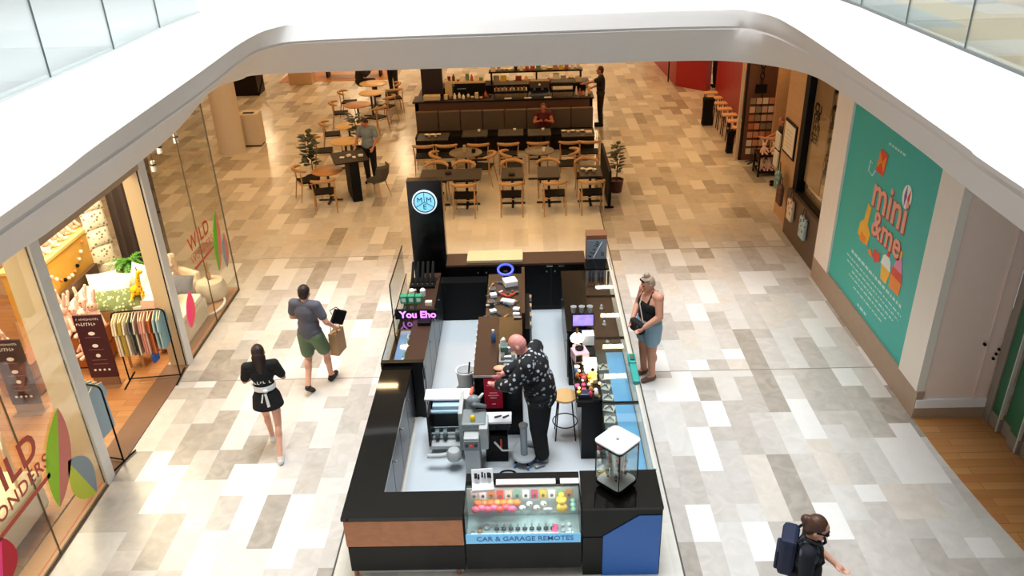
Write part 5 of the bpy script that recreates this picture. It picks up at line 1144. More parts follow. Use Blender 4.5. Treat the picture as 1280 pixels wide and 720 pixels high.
# waiter station and left tables
t = thing('waiter_station', 'narrow black waiter station left of the cafe', 'counter', (-4.12, 18.1, 0), math.radians(20))
MB().box(-.11, .11, -.42, .42, 0, .95).build('carcass', MATTEBLACK, t); MB().box(-.42, .36, -.44, .44, .95, .98).build('worktop', CB, t); MB().box(.112, .118, -.36, .0, .12, .85).build('door', M('dark_door', '2a1c14', .4), t)
for i in range(4):
    o = MB().use(PAPER).box(-.05, .05, -.035, .035, 0, .02 + .02 * (i % 2)).build('napkin', None); o.location = (-4.3 + .14 * i, 18.0 + .1 * (i % 2), .981); o.rotation_euler = (0, 0, i); tag(o, f'white napkin on the waiter station, {ORD[i]} from the left', 'napkin', 'napkins on the waiter station')
TABW = M('table_tan', 'c08a55', .4, pat='wood', c2='a9733f', scale=5); TABC = M('table_cream', 'd9b478', .4, var=.06)
for i, (x, y, w, m) in enumerate(((-4.65, 17.85, .36, TABW), (-4.68, 20.15, .38, TABC), (-4.85, 21.55, .36, TABC), (-5.02, 23.8, .40, TABW), (-4.98, 26.5, .45, TABC), (-4.85, 25.2, .38, TABC))):
    cross_table('round_table', f'round light wood table left of the cafe, {ORD[i]} from the camera', (x, y, 0), w, 0, m, 'light wood round tables', True, base=M('dark_base', '2b1a12', .5))
for i, (x, y, a) in enumerate(((-4.62, 17.25, 12), (-5.2, 18.05, -60), (-5.3, 20.3, -80), (-5.4, 21.8, -80), (-5.6, 24.0, -80), (-4.4, 23.4, 60), (-4.3, 24.6, 70), (-4.35, 26.2, 100), (-5.6, 25.3, -90), (-4.2, 25.6, 20))):
    elbow_chair(f'wooden chair with dark seat around the light round tables, {ORD[i]} from the camera', (x, y, 0), math.radians(a), 'chairs at the light round tables')
t = thing('shell_chair', 'grey padded shell chair with wooden legs right of the waiter station', 'chair', (-3.55, 17.95, 0), math.radians(70))
SHG = M('shell_grey', '4b463c', .7)
MB().ball((0, 0, .45), .24, .23, .05).build('seat', SHG, t, smooth=True)
mb = MB(); n = 12; A = []; 
for zz, rr, yy in ((.44, .22, 0), (.6, .26, -.03), (.78, .25, -.07), (.84, .2, -.09)):
    A.append([(rr * math.sin(a), yy - rr * math.cos(a), zz) for a in [math.radians(-70 + 140 * k / n) for k in range(n + 1)]])
V1 = [[mb.V(p) for p in r] for r in A]; V2 = [[mb.V((p[0] * 1.08, p[1] * 1.08, p[2])) for p in r] for r in A]
for V, fl in ((V1, 0), (V2, 1)):
    for a, b in zip(V, V[1:]):
        for k in range(n): mb._f([a[k], a[k + 1], b[k + 1], b[k]] if fl else [a[k], b[k], b[k + 1], a[k + 1]])
for k in range(n): mb._f([V1[-1][k], V1[-1][k + 1], V2[-1][k + 1], V2[-1][k]]); mb._f([V1[0][k], V2[0][k], V2[0][k + 1], V1[0][k + 1]])
for e in (0, n):
    for a, b, c, d in zip(V1, V1[1:], V2[1:], V2): mb._f([a[e], b[e], c[e], d[e]])
mb.build('backrest', SHG, t, smooth=True)
for x, y in ((-.2, -.2), (.2, -.2), (-.2, .2), (.2, .2)): MB().tube([(x * .7, y * .7, .42), (x * 1.15, y * 1.15, 0)], [.016, .011], 8).build('leg', PALEWOOD, t)
# column and bin
COLM = M('column_plaster', 'd6cbbf', .5, var=.02)
struct(MB().lathe([(.36, 0), (.36, 4.2)], (-8.28, 21.9, 0), n=40).build('column', COLM, smooth=True))
t = thing('litter_bin', 'square cream litter bin with a slot beside the round column', 'bin', (-7.83, 22.5, 0))
MB().prism([(-.27, -.24), (.27, -.24), (.27, .24), (-.27, .24)], 'z', .04, .93).build('bin_body', M('bin_cream', 'd3c6b6', .5), t, bevel=.02); MB().box(-.16, .14, -.14, .02, .931, .94).build('slot', MATTEBLACK, t); MB().box(-.25, .25, -.22, .22, 0, .04).build('plinth', CB, t)
# far left stalls
t = thing('clothes_stall', 'dark stall with red and green goods at the far left behind the column', 'stall', (-10.0, 28.6, 0))
MB().box(-1.0, .6, -.3, .5, 0, .7).build('plinth', CB, t); MB().tube([(.6, -.3, 0), (.85, -.4, .6), (.75, .3, 1.3), (.6, .4, 1.9)], .03, 8).build('frame', CB, t)
for i in range(5): MB().ball((-.8 + .3 * i, 0, .85), .16, .16, .18).build('bundle', M('bundle_' + ('7a1c18', '2b3a24')[i % 2], ('7a1c18', '2b3a24')[i % 2], .7), t, smooth=True)
tag(MB().box(-8.7, -7.85, 29.8, 30.4, 0, .75).build('white_plinth', M('plinth_tan', 'c9a888', .5), bevel=.01), 'pale plinth box on the timber floor far left', 'plinth')
t = thing('shop_bench', 'dark display bench with goods beyond the pale plinth', 'bench', (-6.6, 31, 0)); MB().box(-1, 1.2, -.3, .3, .35, .42).build('top', CB, t)
for x in (-.9, 1.1): MB().box(x - .03, x + .03, -.25, .25, 0, .35).build('leg', CB, t)
for i in range(5): MB().ball((-.7 + .4 * i, 0, .52), .12).build('cushion', M('far_cush', 'c9a283', .6), t, smooth=True)
# ================================================================ LEFT SHOP
SX = -5.42
POSTWARM = M('post_warm_lit', 'e0c9a0', .55, var=.02); POSTDAY = M('post_day_lit', 'dcdcd8', .5)  # one post: shop-lit and daylit faces painted as separate colours
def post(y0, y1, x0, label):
    mb = MB(); mb.use(POSTWARM).box(x0, SX - .03, y0, y1, 0, 4.2); mb.use(POSTDAY).box(SX - .03, SX, y0, y1, 0, 4.2); mb.use(DARKMETAL).box(SX - .045, SX - .03, y0 - .008, y0, 0, 4.2)
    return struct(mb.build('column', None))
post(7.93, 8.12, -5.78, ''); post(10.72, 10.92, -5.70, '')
mb = MB(); mb.box(-5.7, -5.42, 8.12, 10.72, 3.25, 4.2); mb.box(-5.7, -5.42, 3, 7.93, 3.55, 4.2); mb.box(-5.7, -5.42, 10.92, 13.32, 3.55, 4.2); struct(mb.build('wall_left', M('lintel_brown', 'b09a80', .6)))
struct(MB().box(-12.2, -12, 3, 20, 0, 4.2).build('wall_shop_back', M('shop_wall', 'cfae84', .6)))
struct(MB().box(-12, -9.0, 13.32, 13.42, 0, 4.2).build('wall_shop_side', M('shop_wall')))
# timber ledges under the windows
mb = MB(); mb.box(-5.72, -5.44, 3, 7.93, .0, .05); mb.box(-5.72, -5.44, 10.92, 13.32, .0, .05); struct(mb.build('trim_6', M('sill_oak', 'c79a6c', .45, pat='wood', c2='b08355', scale=5)))
mb = MB(); mb.box(-5.5, -5.485, 3, 7.93, .05, .053); mb.box(-5.5, -5.485, 10.92, 13.32, .05, .053); struct(mb.build('trim_7', M('sill_line', 'c4573d', .5)))
def window(n, y0, y1, joints):
    w = MB().box(SX - .012, SX, y0, y1, .0, 3.55).build('window_%d' % n, SHOPGLASS); struct(w)
    for j in joints: MB().box(SX - .014, SX + .002, j - .005, j + .005, 0, 3.55).build('joint', M('glass_joint', '5f5648', .5), w)
    MB().box(SX - .02, SX + .006, y0, y1, .0, .012).build('sill_rail', M('rail_brown', '5a4a3c', .5), w)
window(1, 3, 7.93, (5.2, 6.75)); window(2, 10.92, 13.32, (12.1,))
w = MB().box(-9.0, -5.44, 13.31, 13.322, .0, 3.55).build('window_3', SHOPGLASS); struct(w); MB().box(SX - .02, SX, 13.305, 13.325, 0, 3.55).build('corner_joint', M('glass_joint'), w)
# window stickers
REDT = M('red_sticker', 'b5422a', .5); DX = SX + .003
def lf(y, z): return frame((DX, y, z), (0, 1, 0), (0, 0, 1))
t = thing('window_lettering', 'red WILD WONDERS lettering with a red bar stuck on the near shop window', 'sticker', (0, 0, 0))
text('WILD', .42, REDT, 'lettering', t, lf(6.42, 1.44), .001, bold=.012, spacing=1.1); text('WONDERS', .23, REDT, 'lettering', t, lf(6.46, 1.14), .001, bold=.003, spacing=1.12)
MB().box(DX, DX + .002, 5.95, 7.02, .93, .985).build('bar', REDT, t)
t = thing('window_lettering', 'red WILD WONDERS lettering stuck on the far shop window', 'sticker', (0, 0, 0))
text('WILD', .34, REDT, 'lettering', t, lf(12.12, 1.62), .001, bold=.004, spacing=1.1); text('WONDERS', .2, REDT, 'lettering', t, lf(12.15, 1.36), .001, bold=-.001)
MB().box(DX, DX + .002, 11.72, 12.6, 1.19, 1.235).build('bar', REDT, t)
def leafpts(y0, z0, y1, z1, w, side=0, n=12):
    a = Vector((y0, z0)); b = Vector((y1, z1)); d = (b - a); p = Vector((-d.y, d.x)).normalized(); L = []; R = []
    for i in range(n + 1):
        t_ = i / n; s = math.sin(PI * t_) ** .8 * w; c = a + d * t_
        L.append(tuple(c + p * (s if side <= 0 else 0))); R.append(tuple(c - p * (s if side >= 0 else 0)))
    return L + R[-2:0:-1]
LG = vinyl('leaf_lime', 'b2dc3a'); LP = vinyl('leaf_rose', 'dd9a90'); LB = vinyl('leaf_blue', 'a3b6c4'); LY = vinyl('leaf_yellow', 'd6e25a'); LM = vinyl('leaf_magenta', 'ff5cb0'); LG2 = vinyl('leaf_green', '78cc3a')
def leaf_sticker(label, y0, z0, y1, z1, w, m1, m2):
    t = thing('leaf_sticker', label, 'sticker', (0, 0, 0))
    MB().prism(leafpts(y0, z0, y1, z1, w, -1), 'x', DX, DX + .002).build('leaf_half', m1, t); MB().prism(leafpts(y0, z0, y1, z1, w, 1), 'x', DX, DX + .002).build('leaf_half', m2, t)
leaf_sticker('tall lime and rose leaf sticker on the near shop window', 6.98, .50, 7.50, 1.52, .25, LG, LP)
leaf_sticker('blue and yellow leaf sticker low on the near shop window beside the post', 7.66, .12, 7.36, .86, .24, LY, LB)
leaf_sticker('magenta and red leaf sticker at the lower left corner', 5.82, .45, 6.06, .95, .24, LM, vinyl('leaf_red', 'd8304a'))
leaf_sticker('tall green and rose leaf sticker near the corner of the far shop window', 12.62, .72, 12.98, 1.75, .17, LG2, LP)
leaf_sticker('blue leaf sticker at the corner of the far shop window', 12.98, .62, 13.12, 1.25, .14, LB, LP)
leaf_sticker('pink and red hanging leaf sticker low on the far shop window', 11.12, .45, 11.33, 1.02, .17, LM, vinyl('leaf_coral', 'f87090'))
# ---- shop sign stands
MAR = M('sign_maroon', '3d1424', .5)
def sign_stand(loc, rz, label):
    t = thing('sign_stand', label, 'sign', loc, rz, 'maroon sign stands')
    MB().box(-.21, .21, -.12, .12, 0, .02).build('base_plate', M('sign_foot', '8f6a50', .4), t); MB().box(-.19, .19, -.02, .02, .0, .2).build('foot_block', M('sign_foot'), t)
    MB().box(-.21, .21, -.03, .0, .16, 1.24).build('panel', MAR, t, bevel=.01)
    marks(frame((0, -.033, 1.17), (1, 0, 0), (0, 0, 1)), .33, .035, 14, PAPER, 'print_line', t, 3); marks(frame((0, -.033, 1.09), (1, 0, 0), (0, 0, 1)), .36, .055, 10, PAPER, 'print_line', t, 4)
    for z, w in ((.93, .05), (.72, .045), (.55, .035)): MB().prism([(w * math.cos(a * PI / 5), z + .03 * math.sin(a * PI / 5)) for a in range(10)], 'y', -.034, -.03).build('icon', PAPER, t)
    for i, z in enumerate((.86, .65, .47, .4)): MB().box(-.11, .11, -.033, -.03, z, z + .008).build('print_line', M('sign_dim', '8a5a6a', .5), t)
    for k in range(4): MB().prism([(-.11 + .07 * k + .018 * math.cos(a * PI / 5), .3 + .018 * math.sin(a * PI / 5)) for a in range(10)], 'y', -.034, -.03).build('icon', PAPER, t)
    return t
s1 = sign_stand((-6.47, 10.22, 0), .05, 'maroon sign stand with white print beside the clothes rail in the shop entrance')
dup(s1, (-7.3, 9.55, 0), .05, 'maroon sign stand with white print seen behind the near shop post')
# ---- clothes rails
def clothes_rail(loc, rz, L, label):
    t = thing('clothes_rail', label, 'clothes rail', loc, rz, 'black clothes rails')
    R_ = .05
    MB().tube([(-L / 2, 0, .02), (-L / 2, 0, 1.14), (-L / 2 + .02, 0, 1.19), (-L / 2 + .07, 0, 1.21), (L / 2 - .07, 0, 1.21), (L / 2 - .02, 0, 1.19), (L / 2, 0, 1.14), (L / 2, 0, .02)], .012, 8).build('rail', MATTEBLACK, t, smooth=True)
    for q in (-1, 1): MB().tube([(q * L / 2, -.24, .02), (q * L / 2, .24, .02)], .012, 8).build('foot', MATTEBLACK, t)
    MB().tube([(-L / 2, 0, .05), (L / 2, 0, .05)], .01, 8).build('lower_bar', MATTEBLACK, t)
    return t
def garment(loc, rz, c, label, grp, L=.62, w=.19, c2=None):
    t = thing('garment', label, 'garment', loc, rz, grp)
    m = M('cloth_' + c + (c2 or ''), c, .85, c2=c2, pat='stripes' if c2 else None, scale=6)
    MB().tube([(0, 0, 0), (.0, .0, .03), (.015, 0, .05)], .004, 5).build('hook', STEEL, t)
    MB().tube([(-.0, -w, -.07), (0, 0, 0), (0, w, -.07)], .008, 6).build('hanger', M('hanger_pale', 'e9d9b8', .5), t, smooth=True)
    mb = MB(); mb.prism([(-w, -.08), (-.04, -.02), (.04, -.02), (w, -.08), (w * 1.25, -.26), (w * .95, -.28), (w * 1.0, -L), (-w * 1.0, -L * .97), (-w * .95, -.28), (-w * 1.25, -.26)], 'x', -.014, .014); mb.build('cloth', m, t, bevel=.008)
    return t
clothes_rail((-5.80, 10.35, 0), math.radians(7), .76, 'black clothes rail full of small garments at the shop entrance')
GC = (('e9dcc0', None), ('efe3cd', None), ('b9a23a', None), ('a8912e', 'd9c98a'), ('f0e6d0', None), ('23262b', 'e9e2d0'), ('2b3034', None), ('e9dfc8', '4a5a50'), ('c9877a', None), ('d79a88', None), ('e6b8a4', None), ('8a3a26', 'e0a04a'), ('d9702e', '7a2f22'), ('a9c6cc', None), ('bcd3d6', '8fb0b8'), ('7fa6b0', None))
for i, (c, c2) in enumerate(GC):
    x = -.33 + .044 * i; a = math.radians(7); gx = -5.80 + x * math.cos(a); gy = 10.35 + x * math.sin(a)
    garment((gx, gy, 1.185), a + rnd.uniform(-.15, .15), c, f'small garment on the entrance clothes rail, {ORD[i]} from the left', 'garments on the entrance rail', .66 if i < 13 else .58, .17, c2)
tag(MB().box(-5.66, -5.6, 10.14, 10.3, .42, .56).build('blue_bag', M('cobalt', '1f4fa0', .6), bevel=.02), 'small cobalt blue bag hanging under the entrance clothes rail', 'bag')
clothes_rail((-5.72, 8.45, 0), math.radians(-14), .62, 'black clothes rail with blue garments just behind the near shop post')
for i, (c, c2) in enumerate((('a8bfcb', None), ('8fb0c6', None), ('7f9fb8', 'a8c0d0'), ('a9c3d0', None), ('9ab4c4', None))):
    x = -.22 + .1 * i; a = math.radians(-14); garment((-5.72 + x * math.cos(a), 8.45 + x * math.sin(a), 1.185), a + .1 * (i - 2), c, f'pale blue garment on the rail behind the near post, {ORD[i]} from the left', 'blue garments', .75, .2, c2)
o = garment((-6.1, 7.35, 1.25), .6, 'e8cdb0', 'pale pink garment hanging inside the near shop window', None, .7, .2)
# ---- crates with plush bunnies
CR = M('crate_wood', 'b9743c', .5, pat='wood', c2='9c5c2c', scale=6); PL = M('plush_cream', 'f0dfc2', .9, var=.1, scale=30, bump=.3); PLP = M('plush_pink', 'efc9bb', .9, var=.1, scale=30, bump=.3); PLW = M('plush_white', 'f7f0e2', .9, bump=.3)
def crate(loc, w, label, rz=0):
    t = thing('wooden_crate', label, 'crate', loc, rz, 'wooden crates')
    for k in range(2): MB().box(-w / 2, w / 2, -.24, .24, .04 + .27 * k, .29 + .27 * k).build('tier', CR, t, bevel=.01); MB().box(-w / 2 - .01, w / 2 + .01, -.25, .25, .285 + .27 * k, .30 + .27 * k).build('lip', M('crate_edge', '8a4f26', .5), t)
    MB().box(-w / 2 + .03, w / 2 - .03, -.2, .2, 0, .04).build('foot', DARKMETAL, t)
    return t
def plush(loc, rz, m, label, grp, s=1.0, ears='long'):
    t = thing('plush_toy', label, 'soft toy', loc, rz, grp)
    mb = MB(); mb.ball((0, 0, .10), .07, .06, .10); mb.ball((0, .0, .23), .055, .05, .052); mb.pill((-.06, .02, .14), (-.10, .06, .06), .02, .018, n=8); mb.pill((.06, .02, .14), (.10, .06, .06), .02, .018, n=8)
    mb.pill((-.04, .03, .03), (-.06, .12, .02), .026, .024, n=8); mb.pill((.04, .03, .03), (.06, .12, .02), .026, .024, n=8)
    if ears == 'long': mb.pill((-.03, 0, .26), (-.06, -.01, .38), .018, .016, n=8); mb.pill((.03, 0, .26), (.05, -.02, .37), .018, .016, n=8)
    else: mb.ball((-.04, 0, .275), .02, n=8); mb.ball((.04, 0, .275), .02, n=8)
    o = mb.build('toy_body', m, t, smooth=True)
    for q in (-1, 1): MB().ball((q * .02, .047, .24), .007, n=6).build('eye', MATTEBLACK, t)
    t.scale = (s, s, s); return t
crate((-7.2, 10.9, 0), .95, 'wide orange wooden crate beside the near shop post', .05); crate((-7.65, 10.2, 0), .6, 'smaller wooden crate left of the near shop post')
base = plush((-7.5, 10.95, .58), 3.4, PLP, 'long-eared plush toy standing in the orange crate, first from the left', 'plush toys in the orange crate', 1.5)
for i in range(1, 8):
    dup(base, (-7.52 + .1 * i, 10.83 + .13 * (i % 3), .58), 3.1 + .2 * (i % 3), f'long-eared plush toy standing in the orange crate, {ORD[i]} from the left', 'plush toys in the orange crate', (1.5, 1.5, 1.5 + .25 * (i % 2)))
for i, (x, y, z) in enumerate(((-6.9, 10.62, .3), (-6.25, 10.75, .45), (-6.2, 10.95, .3), (-7.75, 10.15, .58))):
    dup(base, (x, y, z), 2.6 + i, ('pale plush toy leaning on the front of the orange crate', 'pink plush toy behind the maroon sign stand, upper one', 'pink plush toy behind the maroon sign stand, lower one', 'pale plush toy in the small crate')[i], 'loose plush toys', (1.2,) * 3)
t = thing('low_stool', 'small pale stool carrying two plush toys behind the maroon sign', 'stool', (-6.22, 10.86, 0)); MB().box(-.14, .14, -.2, .2, .26, .30).build('top', PALEWOOD, t)
for x in (-.1, .1):
    for y in (-.16, .16): MB().box(x - .015, x + .015, y - .015, y + .015, 0, .26).build('leg', PALEWOOD, t)
# ---- display tables with cushions and bedding
TW = M('display_white', 'efe6d2', .5)
t = thing('display_table', 'white display table heaped with cushions behind the clothes rail', 'table', (-6.85, 11.75, 0), .1)
MB().box(-.72, .62, -.42, .5, .66, .72).build('tabletop', TW, t)
for x in (-.68, .57):
    for y in (-.37, .45): MB().box(x - .03, x + .03, y - .03, y + .03, 0, .66).build('leg', TW, t)
def cushion(loc, rot, m, label, grp, w=.42):
    o = MB(); n = 10; A = []
    for s in (1, -1):
        rows = []
        for i in range(n + 1):
            row = []
            for j in range(n + 1):
                u = i / n * 2 - 1; v = j / n * 2 - 1; th = .085 * max(0, (1 - u * u)) ** .5 * max(0, (1 - v * v)) ** .5
                k = 1 - .06 * (1 - abs(u)) * 0; row.append(o.V((u * w / 2 * (1 - .08 * (1 - v * v) * abs(u)), v * w / 2 * (1 - .08 * (1 - u * u) * abs(v)), s * (th + .004))))
            rows.append(row)
        for a, b in zip(rows, rows[1:]):
            for k in range(n): o._f([a[k], a[k + 1], b[k + 1], b[k]])
        A.append(rows)
    q = o.build('cushion', m, None, smooth=True); q.location = loc; q.rotation_euler = rot; return tag(q, label, 'cushion', grp)
CU = M('cushion_white', 'fbf3e0', .85, bump=.2); CP = M('cushion_leaf', 'f2e8d0', .85, c2='8f8260', pat='spots', scale=14); CG2 = M('cushion_green', '6b7a4e', .85, c2='d9cfa6', pat='spots', scale=18)
for i, (x, y, z, rx, rz, m, lb) in enumerate(((-7.1, 11.9, .86, 1.0, .4, CU, 'large white cushion at the left of the display table'), (-6.8, 11.8, .90, .9, -.2, CU, 'large white cushion in the middle of the display table'), (-6.5, 12.0, .95, 1.1, -.4, CU, 'white cushion at the back of the display table'), (-6.9, 11.45, .80, .4, .2, CG2, 'green patterned cushion at the front left of the display table'), (-6.55, 11.5, .80, .6, .5, CG2, 'green patterned cushion at the front middle of the display table'), (-6.2, 11.9, .84, .7, 0, CU, 'white cushion at the right of the display table'), (-6.1, 11.6, .79, .3, .3, CU, 'flat white cushion at the right front of the display table'))):
    cushion((x, y, z), (rx, 0, rz), m, lb, 'cushions on the display table', .46)
# giraffe-like yellow plush
t = thing('plush_toy', 'yellow spotted plush giraffe on the display table', 'soft toy', (-6.38, 11.55, .82), .4)
YG = M('giraffe_yellow', 'f0bd1e', .85, c2='a04a10', pat='spots', scale=22)
mb = MB(); mb.ball((0, 0, .12), .1, .07, .09); mb.pill((.04, 0, .16), (.08, 0, .40), .045, .03); mb.ball((.11, 0, .42), .055, .035, .035)
for x, y in ((-.06, .04), (-.06, -.04), (.06, .04), (.06, -.04)): mb.pill((x, y, .08), (x * 1.5, y * 2, 0), .026, .024, n=8)
mb.build('toy_body', YG, t, smooth=True); MB().pill((.08, .02, .45), (.07, .03, .5), .012, .01, n=6).build('horn', TC['e8442e'], t); MB().ball((.15, .02, .43), .008, n=6).build('eye', MATTEBLACK, t)
tag(MB().box(-6.24, -6.02, 11.30, 11.33, .73, .86, Matrix.Rotation(-.3, 3, 'X')).build('price_sign', M('sign_rose', 'c9a99a', .6)), 'small rose price sign at the front of the display table', 'sign')
# honey wood counter with garland
t = thing('wood_counter', 'honey coloured wooden counter with a garland of balls hung on its front', 'counter', (-7.75, 12.2, .15))
HW = M('honey_wood', 'f0bb58', .5, pat='wood', c2='e0a440', scale=3)
MB().box(-.5, 0, -1.0, .75, -.1, 1.28).build('carcass', HW, t); MB().box(-.55, .03, -1.03, .78, 1.28, 1.33).build('worktop', M('honey_top', 'f4cc7a', .5), t); MB().box(-.48, -.02, -.95, .7, -.15, -.1).build('plinth', CB, t)
for i in range(12):
    y = -.7 + 1.2 * i / 11; z = 1.17 - .38 * math.sin(PI * i / 11) ** .8; MB().ball((.02, y, z), .034, n=10).build('ball', (MATTEBLACK, PLP, PLW, M('ball_tan', 'c98a4a', .6))[i % 4], t, smooth=True)
for i in range(7):
    dup(base, (-7.98, 11.35 + .25 * i, 1.48), -1.4 + .2 * i, f'pale plush toy sitting on the honey wood counter, {ORD[i]} from the camera', 'plush toys on the wood counter', (1.4,) * 3)
t = thing('dark_box', 'dark long box lying in front of the honey wood counter', 'box', (-7.62, 12.3, .0), .0); MB().box(-.09, -.02, -.7, .5, .0, .86).build('body', M('box_brown', '5c4632', .6), t)
# patterned cushion tower and hanging curtain
for i in range(4):
    cushion((-7.62, 13.05, .95 + .33 * i), (PI / 2 - .1, 0, .9), CP, f'leaf patterned cushion stacked upright at the back of the shop, {ORD[i]} from the bottom', 'leaf patterned cushions', .44)
tag(MB().box(-7.82, -7.42, 12.95, 13.2, 0, .76).build('plinth_box', TW, bevel=.01), 'white plinth under the leaf patterned cushions', 'plinth')
t = thing('curtain', 'dark draped curtain at the back corner of the shop', 'curtain', (-6.95, 13.22, 0))
mb = MB(); pts = [(-.45 + .9 * i / 24, .03 * math.sin(i * 1.3)) for i in range(25)]; mb.prism(pts + [(x, y + .02) for x, y in pts[::-1]], 'z', .1, 3.2); mb.build('cloth', M('curtain_dark', '2f211c', .8), t)
MB().cyl((-.5, .01, 3.22), (.5, .01, 3.22), .015, n=8).build('rod', DARKMETAL, t)
FERN = M('fern_green', '4f8a2e', .6, var=.25, scale=20)
t = thing('fern', 'bright green fern on a dark stand behind the far shop post', 'plant', (-7.0, 12.65, 0)); r = random.Random(8)
MB().lathe([(.12, 0), (.10, .5), (.14, .9), (.15, .92), (.1, .9)], n=16).build('pot_stand', M('fern_pot', '4a3a2a', .6), t, smooth=True)
mb = MB()
for i in range(34):
    a = i * 2.4; el = r.uniform(.2, 1.2); L = r.uniform(.3, .5); P = []
    for k in range(6): q = k / 5; P.append(Vector((math.cos(a) * L * q, math.sin(a) * L * q, .92 + L * (el * q - 1.0 * q * q))))
    s = Vector((-math.sin(a), math.cos(a), 0))
    for k in range(5):
        for sg in (-1, 1):
            for h in (0, .5):
                b = P[k].lerp(P[k + 1], h); tip = b + s * sg * .07 * (1.1 - k / 5) + (P[k + 1] - P[k]) * .5; mb._f([mb.V(b), mb.V(P[k].lerp(P[k + 1], h + .45)), mb.V(tip + Vector((0, 0, .006))), mb.V(tip)])
mb.build('fronds', FERN, t)
# ---- far window display: white armchair, bed, round stool, ring
t = thing('armchair', 'small cream armchair inside the far shop window', 'armchair', (-6.35, 12.85, 0), math.radians(-120))
CRM = M('cream_fabric', 'e6d8bf', .85, bump=.2)
MB().box(-.28, .28, -.25, .28, .1, .42).build('seat', CRM, t, bevel=.05); MB().box(-.28, .28, -.34, -.2, .2, .85).build('backrest', CRM, t, bevel=.06)
for q in (-1, 1): MB().box(q * .3 - .06, q * .3 + .06, -.3, .28, .1, .56).build('armrest', CRM, t, bevel=.05)
for x in (-.22, .22):
    for y in (-.22, .22): MB().cyl((x, y, 0), (x, y, .1), .02, n=8).build('leg', PALEWOOD, t)
dup(base, (-6.38, 12.83, .44), -2, 'yellow-lit plush toy sitting on the cream armchair', None, (1.3,) * 3)
tag(cushion((-6.05, 12.35, .60), (.6, .3, .4), M('cushion_slate', '7d8090', .85), 'slate grey draped cushion in front of the cream armchair', None, .46), None, None)
t = thing('toddler_bed', 'low cream upholstered bed along the far shop window', 'bed', (-5.80, 11.75, 0), math.radians(0))
MB().box(-.26, .22, -.68, .48, .08, .44).build('frame', CRM, t, bevel=.04); MB().box(-.23, .19, -.64, .44, .42, .54).build('mattress', CU, t, bevel=.05)
for x in (-.2, .16):
    for y in (-.6, .42): MB().cyl((x, y, 0), (x, y, .08), .02, n=8).build('leg', PALEWOOD, t)
t = thing('round_pouf', 'round cream pouf with a toy figure by the corner of the far shop window', 'pouf', (-5.77, 12.93, .0))
MB().lathe([(.2, .05), (.26, .12), (.27, .3), (.22, .4), (.05, .42)], n=28).build('cushion_body', CRM, t, smooth=True); MB().lathe([(.18, 0), (.2, .05)], n=20).build('foot', PALEWOOD, t)
t = thing('plush_toy', 'brown toy figure sitting on the round cream pouf', 'soft toy', (-5.78, 12.93, .42)); mb = MB(); mb.ball((0, 0, .08), .05, .05, .08); mb.ball((0, 0, .2), .035); mb.pill((0, 0, .22), (.03, 0, .34), .012, .008); mb.build('toy_body', M('toy_brown', 'a8793a', .8), t, smooth=True)
t = thing('hoop', 'white ring-shaped toy rail standing on the sill at the far window corner', 'toy', (-5.62, 12.55, .05))
MB().tube([(.16 * math.cos(a), .34 * math.sin(a), .04) for a in [k * PI / 12 for k in range(-10, 11)]], .022, 8).build('ring', WHITE, t, smooth=True)
# near window display: big cream bed
t = thing('daybed', 'cream quilted bed with rumpled bedding along the near shop window', 'bed', (-6.35, 6.6, 0))
MB().box(-.6, .45, -1.1, .9, .1, .5).build('frame', CRM, t, bevel=.05); mb = MB(); mb.box(-.62, .47, -1.12, .92, .46, .62); mb.build('quilt', M('quilt_cream', 'f1e6c6', .85, bump=.5), t, bevel=.06)
for x in (-.52, .38):
    for y in (-1.0, .8): MB().cyl((x, y, 0), (x, y, .1), .03, n=8).build('leg', PALEWOOD, t)
for i, (x, y) in enumerate(((-6.2, 6.3), (-6.05, 5.9), (-6.5, 5.8))):
    dup(base, (x, y, .62), .5 * i, f'pale plush toy on the quilted bed, {ORD[i]} one', 'plush toys on the quilted bed', (1.1,) * 3)
t = thing('green_toy', 'green and cream plush toy on the floor far left', 'soft toy', (-7.9, 9.3, 0)); mb = MB(); mb.ball((0, 0, .2), .2, .18, .2); mb.ball((0, 0, .46), .13); mb.pill((-.1, 0, .3), (-.25, .05, .15), .06, .05); mb.pill((.1, 0, .3), (.25, .05, .15), .06, .05); mb.build('toy_body', M('toy_green', '7f9a6a', .85, c2='e0d9b8', pat='spots', scale=6), t, smooth=True)
# track lights
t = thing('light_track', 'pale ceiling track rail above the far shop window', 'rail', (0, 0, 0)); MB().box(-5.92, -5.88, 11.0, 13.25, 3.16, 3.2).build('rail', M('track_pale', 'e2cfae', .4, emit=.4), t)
for y in (11.2, 13.0): MB().cyl((-5.9, y, 3.2), (-5.9, y, 4.2), .006, n=6).build('wire', DARKMETAL, t)
for i, (x, y, z) in enumerate(((-5.75, 11.85, 2.9), (-5.95, 12.6, 2.95), (-5.85, 13.05, 2.98))):
    t = thing('track_spotlight', f'small white and black spotlight hanging over the far shop window, {ORD[i]} from the camera', 'spotlight', (x, y, z), 0, 'track spotlights')
    MB().cyl((0, 0, -.06), (0, 0, .03), .045, .04, n=16).build('lamp_body', WHITE, t); MB().cyl((0, 0, .03), (0, 0, .055), .041, n=16).build('band', MATTEBLACK, t); MB().cyl((0, 0, .055), (0, 0, .1), .035, n=16).build('cap', WHITE, t); MB().cyl((0, 0, .1), (0, 0, 4.2 - z), .005, n=6).build('cord', DARKMETAL, t)
t = thing('bare_bulb', 'glowing round bulb under the ceiling above the far shop window', 'lamp', (-5.72, 12.2, 3.25)); MB().ball((0, 0, 0), .045).build('bulb', M('bulb', 'fff0d0', .5, emit=8), t, smooth=True); MB().cyl((0, 0, .04), (0, 0, .69), .008, n=6).build('cord', DARKMETAL, t)
